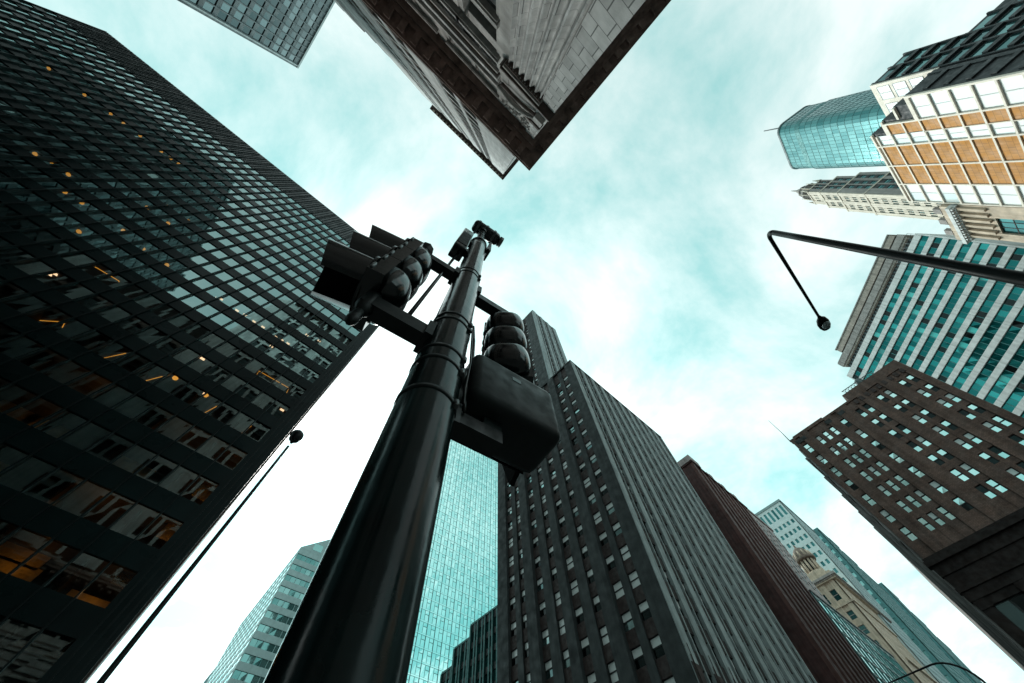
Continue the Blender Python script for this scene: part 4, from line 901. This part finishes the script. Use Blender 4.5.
# ------------------------------------------------------------------ street row to the lower right
def red_block():
    B = Bld('brick_building', 'dark red brick building with rusty vertical ribs right of the dark grey pier tower', (110, 30, 0.14))
    X0, X1, Y, top = 95.4, 126.5, 19.5, 83 + EYE
    F = Fr((X0, Y, 0), 0); p = 3.6; nf = 22
    st = dict(glass='sash_dark', panes=[(0, 1, 0, .5), (0, 1, .5, 1)], frame=0.07, bias=[-.2, 0])
    B.grid(F, 0, X1 - X0, 0.14, top, even(0.9, X1 - X0 - 0.4, 15, 1.0), rows_of(top - 2.5 - nf * p, p, nf, 0.9, 2.9), st, 'red_rib', 'red_brick', rec=0.55, pier=lambda i: 0.22 if i % 2 == 0 else 0.0, spd=-0.25)
    G = Fr((X0, Y + 24, 0), -PI / 2)
    B.grid(G, 0, 24 - 0.56, 0.14, top, [(3, 4.2), (7, 8.2), (11, 12.2), (15, 16.2), (19, 20.2)], rows_of(top - 2.5 - nf * p, p, nf, 0.9, 2.9), st, 'red_brick', 'red_brick', rec=0.3, pier=0.0, spd=0.0)
    B.wall.wbox(X0 + 0.31, X1, Y + 0.56, Y + 24, 0.14, top - 0.1, 'red_brick')
    c = MB(); c.wbox(X0 - 0.3, X1, Y - 0.45, Y + 24, top, top + 0.5, 'red_brick'); c.wbox(X0 - 0.5, X0 + 5, Y - 0.6, Y + 6, top + 0.5, top + 2.6, 'grey_wall')
    for k in range(10): c.wbox(X0 + 7 + k * 2.3, X0 + 8.6 + k * 2.3, Y - 0.3, Y + 1.2, top + 0.5, top + 1.2 + (k % 3) * 0.8, 'grey_wall')
    c.build('parapet', B.t)
    fe = MB()                              # fire escape balconies on the alley side
    for k in range(nf):
        z = top - 3 - k * p; fe.wbox(X0 - 1.1, X0, Y + 4.2, Y + 7.2, z, z + 0.08, 'steel'); fe.wbox(X0 - 1.1, X0 - 1.04, Y + 4.2, Y + 7.2, z + 0.9, z + 0.98, 'steel')
        for j in range(4): fe.wbox(X0 - 1.1, X0 - 1.05, Y + 4.2 + j, Y + 4.26 + j, z + 0.08, z + 0.9, 'steel')
    fe.build('fire_escape', B.t); B.finish()
red_block()
def low_glass():
    B = Bld('office_block', 'low sloping glass fronted block between dark red brick building and clock tower style lantern building', (155, 30, 0.14))
    B.t['label'] = 'low pale glass fronted block beside the dark red brick building, near the bottom edge'
    X0, X1, Y, top = 129.5, 182, 19.6, 58 + EYE
    F = Fr((X0, Y, 0), 0); st = dict(glass='bright_glass', tilt=0.02)
    B.grid(F, 0, X1 - X0, 0.14, top, even(0.2, X1 - X0 - 0.2, 13, 0.25), rows_of(top - 1 - 13 * 4.1, 4.1, 13, 0.3, 3.8), st, 'bright_line', 'green_metal', rec=0.2, pier=0.05, spd=-0.05)
    B.wall.wbox(X0, X1, Y + 0.21, Y + 22, 0.14, top - .1, 'slate'); r = MB(); r.wbox(X0, X1, Y - 0.2, Y + 22, top, top + 0.6, 'slate'); r.build('parapet', B.t); B.finish()
low_glass()
def grey_block():
    B = Bld('brick_building', 'plain grey brick flank wall rising just behind the dark red brick building', (138, 34, 0.14))
    B.wall.wbox(129, 150, 20.6, 46, 0.14, 87 + EYE, 'grey_wall')
    st = dict(glass='sash_dark', frame=0.07); F = Fr((129, 20.6, 0), 0)
    for k in range(5):
        for j in range(6): B.win(F, 2 + k * 4, 3.3 + k * 4, 66 + j * 3.5, 68 + j * 3.5, 0.03, st)
    c = MB(); c.wbox(128.6, 150.2, 20.2, 46, 87 + EYE, 88 + EYE, 'grey_wall'); c.wbox(131, 136, 24, 30, 88 + EYE, 91 + EYE, 'grey_wall'); c.build('parapet', B.t); B.finish()
grey_block()
def aqua_tower():
    B = Bld('office_tower', 'pale aqua slab with rows of small square windows behind the domed lantern building', (240, 24, 0.14))
    X0, X1, Y0, Y1, top = 222.5, 262, 17.2, 33, 140 + EYE
    F = Fr((X0, Y1, 0), -PI / 2); p = 4.4; nf = 29; st = dict(glass='teal_dark', tilt=0.02)
    rows = rows_of(top - 9 - nf * p, p, nf, 0.9, 3.0) + [(top - 7.5, top - 1.6)]
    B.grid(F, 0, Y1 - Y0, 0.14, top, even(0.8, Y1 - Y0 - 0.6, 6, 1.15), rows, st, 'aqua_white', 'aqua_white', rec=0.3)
    G = Fr((X0 + 0.31, Y0, 0), 0)
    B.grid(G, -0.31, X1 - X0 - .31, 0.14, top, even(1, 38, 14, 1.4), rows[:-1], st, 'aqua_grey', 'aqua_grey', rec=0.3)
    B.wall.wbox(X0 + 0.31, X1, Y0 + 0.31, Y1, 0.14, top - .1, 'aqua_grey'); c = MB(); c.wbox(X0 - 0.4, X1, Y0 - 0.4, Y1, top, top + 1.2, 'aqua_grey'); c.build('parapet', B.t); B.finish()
aqua_tower()
def far_green(name, label, X0, steps, Y, st_m, wall):
    B = Bld(name, label, (X0, Y + 12, 0.14)); st = dict(glass=st_m, tilt=0.05)
    x = X0
    for i, (x1, h) in enumerate(steps):
        F = Fr((x, Y, 0), 0); ln = x1 - x; top = h + EYE; p = 5.2; nf = int((top - 3) / p)
        B.grid(F, 0, ln, 0.14, top, even(0.4, ln - 0.4, max(2, round(ln / 4.2)), 1.6), rows_of(top - 2 - nf * p, p, nf, 1.2, 4.0), st, wall, wall, rec=0.14, pier=0.0)
        if i == 0:
            G = Fr((x, Y + 24, 0), -PI / 2); B.grid(G, 0, 23.4, 0.14, top, even(0.6, 22.8, 6, 1.6), rows_of(top - 2 - nf * p, p, nf, 1.2, 4.0), st, wall, wall, rec=0.4)
        B.wall.wbox(x + 0.41, x1, Y + 0.51, Y + 24, 0.14, top - .1, wall); B.wall.wbox(x, x1, Y - 0.3, Y + 24, top, top + 1.5, wall); x = x1
    B.finish()
far_green('office_block', 'dark teal stepped block behind the pale aqua slab with square windows', 316, [(338, 169.5), (352, 172), (374, 168), (420, 164)], 17.4, 'pale_glass', 'aqua_dark')
far_green('office_block', 'farthest teal block with glazed upper corner, down the street by the small lamp', 466, [(500, 190), (530, 178), (560, 168)], 17.0, 'tower_glass', 'aqua_dark')

def lantern_building():
    B = Bld('stone_building', 'ornate tan stone building with domed corner lantern, lower right street row', (210, 28, 0.14))
    X0, X1, Y, top = 186, 236, 18.2, 84 + EYE; p = 4.6; nf = 17
    st = dict(glass='teal_dark', panes=[(0, 1, 0, .5), (0, 1, .5, 1)], frame=0.1, fmat='grey_stone')
    rows = rows_of(top - 9 - nf * p, p, nf, 0.8, 3.4)
    F = Fr((X0, Y + 16, 0), -PI / 2)
    B.grid(F, 0, 15.4, 0.14, top, [(1.4, 3.4), (4.6, 6.6), (7.6, 9.4), (11.4, 13.6)], rows + [(top - 6.5, top - 3)], st, 'beige_stone', 'beige_stone', rec=0.5, pier=0.2, spd=-0.15)
    G = Fr((X0, Y, 0), 0)
    B.grid(G, 0, X1 - X0, 0.14, top, even(1.5, 49, 16, 1.5), rows + [(top - 6.5, top - 3)], st, 'beige_stone', 'beige_stone', rec=0.18, pier=0.06, spd=-0.04)
    B.wall.wbox(X0 + 0.51, X1, Y + 0.51, Y + 16, 0.14, top - .1, 'beige_stone')
    c = MB()
    for (d, a, b, m) in ((0.5, -8.6, -8.0, 'beige_stone'), (1.0, -0.6, 0.3, 'beige_stone'), (1.7, 0.3, 1.1, 'grey_stone'), (0.6, 1.1, 2.4, 'beige_stone')):
        c.wbox(X0 - d, X1, Y - d, Y + 16, top + a, top + b, m)
    for k in range(24): c.wbox(X0 - 1.4, X0 - 0.9, Y - 0.8 + k * 0.7, Y - 0.45 + k * 0.7, top - 0.2, top + 0.299, 'grey_stone')
    for k in range(70): c.wbox(X0 + k * 0.7, X0 + 0.35 + k * 0.7, Y - 1.4, Y - 0.9, top - 0.2, top + 0.299, 'grey_stone')
    c.wbox(X0 + 8, X1, Y - 0.7, Y + 16, top - 24, top - 23.2, 'beige_stone')
    for k in range(9): c.lathe((X0 + 12 + k * 4.4, Y + 0.3, top + 2.4), (0, 0, 1), [(0, 0.9), (0.6, 1.1), (1.6, 0.8), (2.4, 0.2)], 'grey_stone', 8)
    c.build('cornice', B.t)
    l = MB(); cx, cy = X0 + 4.0, Y + 4.6; z = top + 1.1
    l.wbox(cx - 4.2, cx + 4.2, cy - 4.2, cy + 4.2, z, z + 1.6, 'beige_stone'); l.wbox(cx - 3.6, cx + 3.6, cy - 3.6, cy + 3.6, z + 1.6, z + 3.6, 'beige_stone')
    l.lathe((cx, cy, z + 3.6), (0, 0, 1), [(0, 3.3), (0.5, 3.3)], 'beige_stone', 12)
    for k in range(12):
        a = 2 * PI * k / 12; q = (cx + 2.7 * math.cos(a), cy + 2.7 * math.sin(a)); l.tube([(q[0], q[1], z + 4.1), (q[0], q[1], z + 9.0)], 0.42, 'beige_stone', 8)
    l.lathe((cx, cy, z + 4.1), (0, 0, 1), [(0, 1.7), (4.9, 1.7)], 'slate', 12)
    l.lathe((cx, cy, z + 9.0), (0, 0, 1), [(0, 3.9), (0.8, 4.1), (1.0, 3.6), (1.8, 3.55), (3.0, 3.3), (4.2, 2.7), (5.2, 1.8), (5.8, 0.9), (6.0, 0.45), (7.0, 0.35), (7.6, 0.05)], 'dome', 16)
    for k in range(12):
        a = 2 * PI * k / 12; l.tube([(cx + 3.5 * math.cos(a), cy + 3.5 * math.sin(a), z + 9.8), (cx + 3.3 * math.cos(a), cy + 3.3 * math.sin(a), z + 12.4)], [0.55, 0.25], 'beige_stone', 6)
    l.build('lantern', B.t); B.finish()
lantern_building()

# ================================================================== street furniture
PC = Vector((0.65 * math.cos(math.radians(68)), 0.65 * math.sin(math.radians(68)), 0))
AD = Vector((math.cos(math.radians(-8.3)), math.sin(math.radians(-8.3)), 0)); AN = Vector((-AD.y, AD.x, 0))
def S(s, off, z): return PC + AD * s + AN * off + Vector((0, 0, z + EYE))
FA = Fr(PC + Vector((0, 0, EYE)), math.atan2(AD.y, AD.x), True)      # u along the arms, n = +AN

def pole():
    t = thing('signal_pole', 'tall glossy dark green steel pole carrying the traffic signals, centre foreground', 'signal pole', (PC.x, PC.y, 0.14))
    m = MB(); zs = [0.14 + (5.42 - 0.14) * i / 24 for i in range(25)]
    m.rings([[PC + Vector((r * math.cos(a), r * math.sin(a), z)) for a in [2 * PI * k / 48 for k in range(48)]] for z, r in [(z, 0.0925 - 0.011 * (z / 5.4)) for z in zs]], 'pole_paint'); m.build('shaft', t)
    m = MB(); m.lathe((PC.x, PC.y, 5.40), (0, 0, 1), [(0, 0.088), (0.05, 0.09), (0.08, 0.06), (0.12, 0.048), (1.02, 0.044)], 'pole_paint', 24); m.build('mast_pipe', t)
    m = MB(); m.lathe((PC.x, PC.y, 0.14), (0, 0, 1), [(0, 0.21), (0.12, 0.21), (0.18, 0.14), (0.7, 0.125), (0.78, 0.095)], 'pole_paint', 24); m.build('base', t)
    for z in (2.33, 2.42, 1.44, 1.50, 1.07, 1.16, 0.88):
        m = MB(); r = 0.0925 - 0.011 * ((z + EYE) / 5.4)
        m.lathe((PC.x, PC.y, z + EYE - 0.009), (0, 0, 1), [(0, r), (0.0, r + 0.003), (0.018, r + 0.003), (0.018, r)], 'arm', 40, caps=False)
        a = math.radians(-55); q = PC + Vector((math.cos(a) * (r + 0.006), math.sin(a) * (r + 0.006), z + EYE)); m.lathe(q - Vector((0, 0, 0.014)), (0, 0, 1), [(0, 0.009), (0.028, 0.009)], 'steel', 8)
        m.build('strap', t)
    m = MB()                               # cable looped down the right side and one straight cable to the left bracket
    r = 0.097
    def onp(a, z, e=0.0): return PC + Vector(((r + e) * math.cos(math.radians(a)), (r + e) * math.sin(math.radians(a)), z + EYE))
    m.tube([onp(-40, 1.55), onp(-32, 1.42, .012), onp(-26, 1.3, .018), onp(-24, 1.15, .010), onp(-26, 1.02, .012), onp(-16, 0.95, .02), onp(-8, .92, .02)], 0.006, 'signal_black', 6)
    m.tube([onp(-42, 1.5), onp(-36, 1.2, .012), onp(-40, 1.0, .008), onp(-30, 0.95, .01), onp(-18, .93, .02)], 0.005, 'signal_black', 6)
    m.build('cable', t)
    m = MB(); m.tube([S(-0.19, 0.0, 1.36), S(-0.165, 0.0, 2.2), S(-0.14, 0.0, 3.0)], 0.011, 'signal_black', 6); m.build('cable', t)
pole()

def arm(s0, s1, z0, z1, off=0.0, hw=0.032):
    m = MB()
    m.box(FA, min(s0, s1), max(s0, s1), off - hw, off + hw, z0, z1, 'arm'); return m
def section(F, c, face_dir, h, wd, lens, vis_len, out_parts):
    """one signal section: housing with domed back, door, lens and tunnel visor. c centre, face_dir unit vector"""
    d = Vector(face_dir); side = Vector((-d.y, d.x, 0)); up = Vector((0, 0, 1))
    G = Fr(c, math.atan2(side.y, side.x)); G.n = d
    hs = MB(); hs.box(G, -wd / 2, wd / 2, -0.025, 0.045, -h / 2 + 0.004, h / 2 - 0.004, 'signal_black')
    return G, hs
def rear_dome(mb, c, d, wd, h, depth):
    side = Vector((-d.y, d.x, 0)); up = Vector((0, 0, 1)); rings = []
    for i in range(9):
        t = i / 8 * PI / 2; k = math.cos(t) ** 0.72; dd = depth * math.sin(t); ring = []
        for j in range(28):
            a = 2 * PI * j / 28; ca, sa = math.cos(a), math.sin(a)
            sx = math.copysign(abs(ca) ** 0.6, ca); sz = math.copysign(abs(sa) ** 0.6, sa)
            ring.append(c - d * (0.025 + dd) + side * (sx * wd / 2 * k) + up * (sz * h / 2 * k))
        rings.append(ring)
    mb.rings(rings, 'signal_black', caps=True)
def visor(mb, c, d, r, ln, droop, cut=0.30):
    side = Vector((-d.y, d.x, 0)); up = Vector((0, 0, 1)); n = 30; a0, a1 = math.radians(-62), math.radians(242)
    outr, inr = [], []
    for k, rr_ in ((0, r), (1, r - 0.004)):
        rings = []
        for i in range(7):
            f = i / 6; ring = []
            for j in range(n + 1):
                a = a0 + (a1 - a0) * j / n
                l2 = ln * (1 - cut * max(0, (1 - math.sin(a)) / 2) ** 1.5)
                ring.append(c + d * (0.045 + l2 * f) + side * (rr_ * math.cos(a)) + up * (rr_ * math.sin(a) - droop * f))
            rings.append(ring)
        mb.rings(rings, 'signal_black' if k == 0 else 'signal_matt', caps=False, closed=False)
def traffic_signal(label, cs, coff, zc, az, h, wd, vl, vr, n=3, backs=True):
    c0 = S(cs, coff, zc); d = Vector((math.cos(math.radians(az)), math.sin(math.radians(az)), 0))
    t = thing('traffic_signal', label, 'traffic signal', c0, 'traffic signals on the foreground pole')
    for k in range(3):
        c = c0 + Vector((0, 0, (1 - k) * h)); G, hs = section(None, c, d, h, wd, None, vl, None)
        rear_dome(hs, c, d, wd * 0.94, h * 0.93, 0.105)
        o = hs.build('housing', t, c)
        l = MB(); l.lathe(c + d * 0.042, d, [(0, vr * 0.93), (0.012, vr * 0.8), (0.024, vr * 0.5), (0.03, 0.02)], ('lens_red', 'lens_amber', 'lens_green')[k], 24); l.build('lens', o, c)
        v = MB(); visor(v, c, d, vr, vl, 0.02); v.lathe(c + d * 0.04, d, [(0, vr + 0.018), (0.012, vr + 0.018), (0.014, vr)], 'signal_black', 30, caps=False); v.build('visor', o, c)
        side = Vector((-d.y, d.x, 0))
        for sgn in (-1, 1):
            for zz in (-0.3, 0.3):
                q = c + side * (sgn * wd / 2 * 1.02) + d * 0.035 + Vector((0, 0, zz * h - 0.03)); hg = MB(); hg.lathe(q, (0, 0, 1), [(0, 0.004), (0.008, 0.007), (0.05, 0.007), (0.06, 0.004)], 'steel', 8); hg.build('latch', o, q)
    return t, c0, d

tL, cL, dL = traffic_signal('traffic signal left of the pole, three long visors pointing left', -0.352, 0.02, 1.775, 166, 0.268, 0.262, 0.215, 0.124)
for z0, z1 in ((1.265, 1.355), (2.27, 2.36)):
    a = arm(-0.08, -0.36, z0, z1); a.box(FA, -0.105, -0.075, -0.05, 0.05, z0 - 0.015, z1 + 0.015, 'arm')
    a.lathe(S(-0.335, 0.0, z0 - 0.05), (0, 0, 1), [(0, 0.018), (0.05, 0.036), (z1 - z0 + 0.05, 0.036), (z1 - z0 + 0.07, 0.034), (z1 - z0 + 0.10, 0.034)], 'arm', 12)
    a.build('bracket_arm', tL)
k = MB(); k.lathe(S(-0.335, 0.0, 1.12), (0, 0, 1), [(0, 0.010), (0.03, 0.022), (0.14, 0.018)], 'arm', 10); k.build('finial', tL); k = MB(); k.lathe(S(-0.335, 0.0, 2.44), (0, 0, 1), [(0, 0.03), (0.05, 0.03), (0.08, 0.05), (0.11, 0.02)], 'arm', 8); k.build('finial', tL)

tR, cR, dR = traffic_signal('traffic signal right of the pole, glossy rounded backs turned to the viewer', 0.345, 0.07, 1.82, 50, 0.235, 0.255, 0.28, 0.115)
a = arm(0.07, 0.36, 2.19, 2.27, 0.03); a.box(FA, 0.07, 0.10, -0.04, 0.06, 2.17, 2.29, 'arm'); a.lathe(S(0.345, 0.05, 2.13), (0, 0, 1), [(0, 0.04), (0.14, 0.04), (0.17, 0.03)], 'arm', 12); a.build('bracket_arm', tR)

def ped():
    t = thing('pedestrian_signal', 'blank rounded back of a pedestrian signal box below the right traffic signal', 'pedestrian signal', S(0.30, 0, 1.1))
    m = MB(); m.box(FA, 0.105, 0.485, -0.075, 0.14, 0.985, 1.295, 'box_grey'); m.build('housing', t, bevel=0.035)
    m = MB(); m.box(FA, 0.27, 0.31, -0.0765, -0.0745, 1.20, 1.225, 'signal_black'); m.build('cover_plate', t)
    m = MB(); m.box(FA, 0.135, 0.455, 0.14, 0.145, 1.00, 1.27, 'signal_matt'); m.build('display', t)
    m = MB(); m.box(FA, 0.12, 0.47, 0.145, 0.30, 1.27, 1.285, 'signal_black'); m.box(FA, 0.12, 0.13, 0.145, 0.32, 0.99, 1.269, 'signal_black'); m.hexa([S(0.43, 0.146, 1.02), S(0.45, 0.146, 1.02), S(0.45, 0.20, 0.985), S(0.43, 0.20, 0.985), S(0.43, 0.146, 1.268), S(0.455, 0.146, 1.268), S(0.455, 0.29, 1.268), S(0.43, 0.29, 1.268)], 'signal_matt'); m.build('visor', t)
    m = MB(); m.box(FA, 0.07, 0.26, -0.015, 0.05, 0.885, 0.94, 'arm'); m.box(FA, 0.07, 0.10, -0.03, 0.07, 0.86, 0.955, 'arm'); m.box(FA, 0.19, 0.26, -0.01, 0.045, 0.9401, 0.985, 'arm'); m.build('bracket_arm', t)
    m = MB(); m.tube([S(0.115, 0.0, 1.16), S(0.095, 0.01, 1.16)], 0.045, 'steel', 14); m.build('hub', t)
    m = MB(); m.box(FA, 0.24, 0.36, -0.03, 0.09, 1.301, 1.32, 'arm'); m.build('mount', t)
ped()

def pole_top():
    t = thing('camera_unit', 'dark sensor camera unit on top of the signal pole', 'camera', (PC.x, PC.y, 6.4))
    ax = AD.copy(); F = Fr(PC + Vector((0, 0, 6.62)), math.atan2(AD.y, AD.x))
    m = MB(); m.box(F, -0.15, 0.25, -0.085, 0.085, 0, 0.17, 'signal_black'); m.build('body', t, bevel=0.05)
    m = MB(); m.lathe(F.p(0.251, 0, 0.085), ax, [(0, 0.07), (0.05, 0.075), (0.055, 0.06)], 'steel', 18); m.build('lens_ring', t)
    m = MB(); m.lathe(F.p(0, 0, -0.14), (0, 0, 1), [(0, 0.05), (0.06, 0.055), (0.15, 0.07)], 'signal_black', 14); m.build('mount', t)
    for k in range(3): m = MB(); m.box(F, -0.10 + k * 0.12, -0.07 + k * 0.12, -0.0885, 0.0885, -0.004, 0.16, 'steel'); m.build('clamp', t)
    t = thing('control_box', 'narrow dark control box strapped to the left of the pole top', 'box', S(-0.16, 0, 3.0))
    m = MB(); m.box(FA, -0.205, -0.095, -0.065, 0.065, 2.98, 3.98, 'signal_black'); m.build('case', t, bevel=0.012)
    for za, zb_ in ((3.1, 3.2), (3.6, 3.7)): m = MB(); m.box(FA, -0.11, -0.07, -0.03, 0.03, za, zb_, 'arm'); m.build('mount', t)
    m = MB(); m.box(FA, -0.195, -0.105, -0.071, -0.0651, 3.08, 3.7, 'box_grey'); m.build('lid', t)
    t = thing('sensor_plate', 'small flat sensor plate on the right of the pole top', 'sensor', S(0.12, 0, 3.8))
    m = MB(); m.box(FA, 0.105, 0.125, -0.06, 0.06, 3.62, 4.15, 'arm'); m.build('plate', t); m = MB(); m.box(FA, 0.07, 0.105, -0.02, 0.02, 3.8, 3.9, 'arm'); m.build('mount', t)
pole_top()

def street_lamp(label, base, h, r0, arm_az, arm_len, bend, head='pendant', drop=0.0):
    t = thing('street_lamp', label, 'street lamp', base, 'street lamps')
    b = Vector(base); d = Vector((math.cos(math.radians(arm_az)), math.sin(math.radians(arm_az)), 0))
    m = MB(); n = 10
    m.tube([b + Vector((0, 0, (h - bend) * i / n)) for i in range(n + 1)], [r0 * (1 - 0.45 * i / n) for i in range(n + 1)], 'lamp_paint', 20); m.build('post', t)
    m = MB(); m.lathe(b, (0, 0, 1), [(0, r0 * 2.2), (0.15, r0 * 2.2), (0.3, r0 * 1.4), (1.0, r0 * 1.3), (1.1, r0)], 'lamp_paint', 20); m.build('base', t)
    if arm_len > 0:
        path = []
        for i in range(9):
            a = i / 8 * PI / 2; path.append(b + d * (bend * (1 - math.cos(a))) + Vector((0, 0, h - bend + bend * math.sin(a))))
        path += [b + d * (bend + (arm_len - bend) * i / 6) + Vector((0, 0, h + drop * i / 6)) for i in range(1, 7)]
        m = MB(); m.tube(path, [r0 * 0.55 - (r0 * 0.27) * i / (len(path) - 1) for i in range(len(path))], 'lamp_paint', 14); m.build('arm', t)
        e = path[-1]
    else: e = b + Vector((0, 0, h))
    m = MB()
    if head == 'pendant':
        F = Fr(e, math.radians(arm_az))
        m.rings([[e + d * (0.62 * f - 0.05) + Vector((-d.y, d.x, 0)) * (wv * math.cos(a)) + Vector((0, 0, hv * math.sin(a) - 0.02)) for a in [2 * PI * k / 20 for k in range(20)]] for f, wv, hv in ((0, .035, .035), (.12, .06, .05), (.25, .13, .08), (.5, .17, .10), (.75, .16, .10), (.95, .11, .07), (1.0, .05, .03))], 'lamp_paint'); hd = m.build('lamp_head', t)
        g_ = MB(); g_.lathe(e + d * 0.32 + Vector((0, 0, -0.10)), (0, 0, -1), [(0, 0.125), (0.03, 0.12), (0.075, 0.08), (0.09, 0.01)], 'lamp_glass', 18); g_.build('lamp_glass', hd)
    else:
        m.lathe(e - Vector((0, 0, 0.1)), (0, 0, 1), [(0, 0.05), (0.1, 0.09), (0.2, 0.19), (0.42, 0.26), (0.55, 0.24), (0.68, 0.13), (0.74, 0.03)], 'lamp_paint', 20); m.build('lamp_head', t)
    return t
street_lamp('curved black street lamp arm with drooping head at the right edge', (6.18, -3.93, 0.14), 9.85 + EYE - 0.14, 0.125, 3.5, 3.55, 0.33, drop=0.1)
street_lamp('straight thin street lamp with round head beside the dark tower', (0.13, 13.0, 0.14), 12.05 + EYE - 0.14, 0.085, 90, 0, 0.3, head='ball')
street_lamp('small distant street lamp arm at the bottom right edge', (31.0, 0.85, 0.14), 9.15 + EYE - 0.14, 0.10, 90, 3.7, 1.3, drop=0.0)
for o in list(bpy.data.objects):
    if '_w' in o: del o['_w']
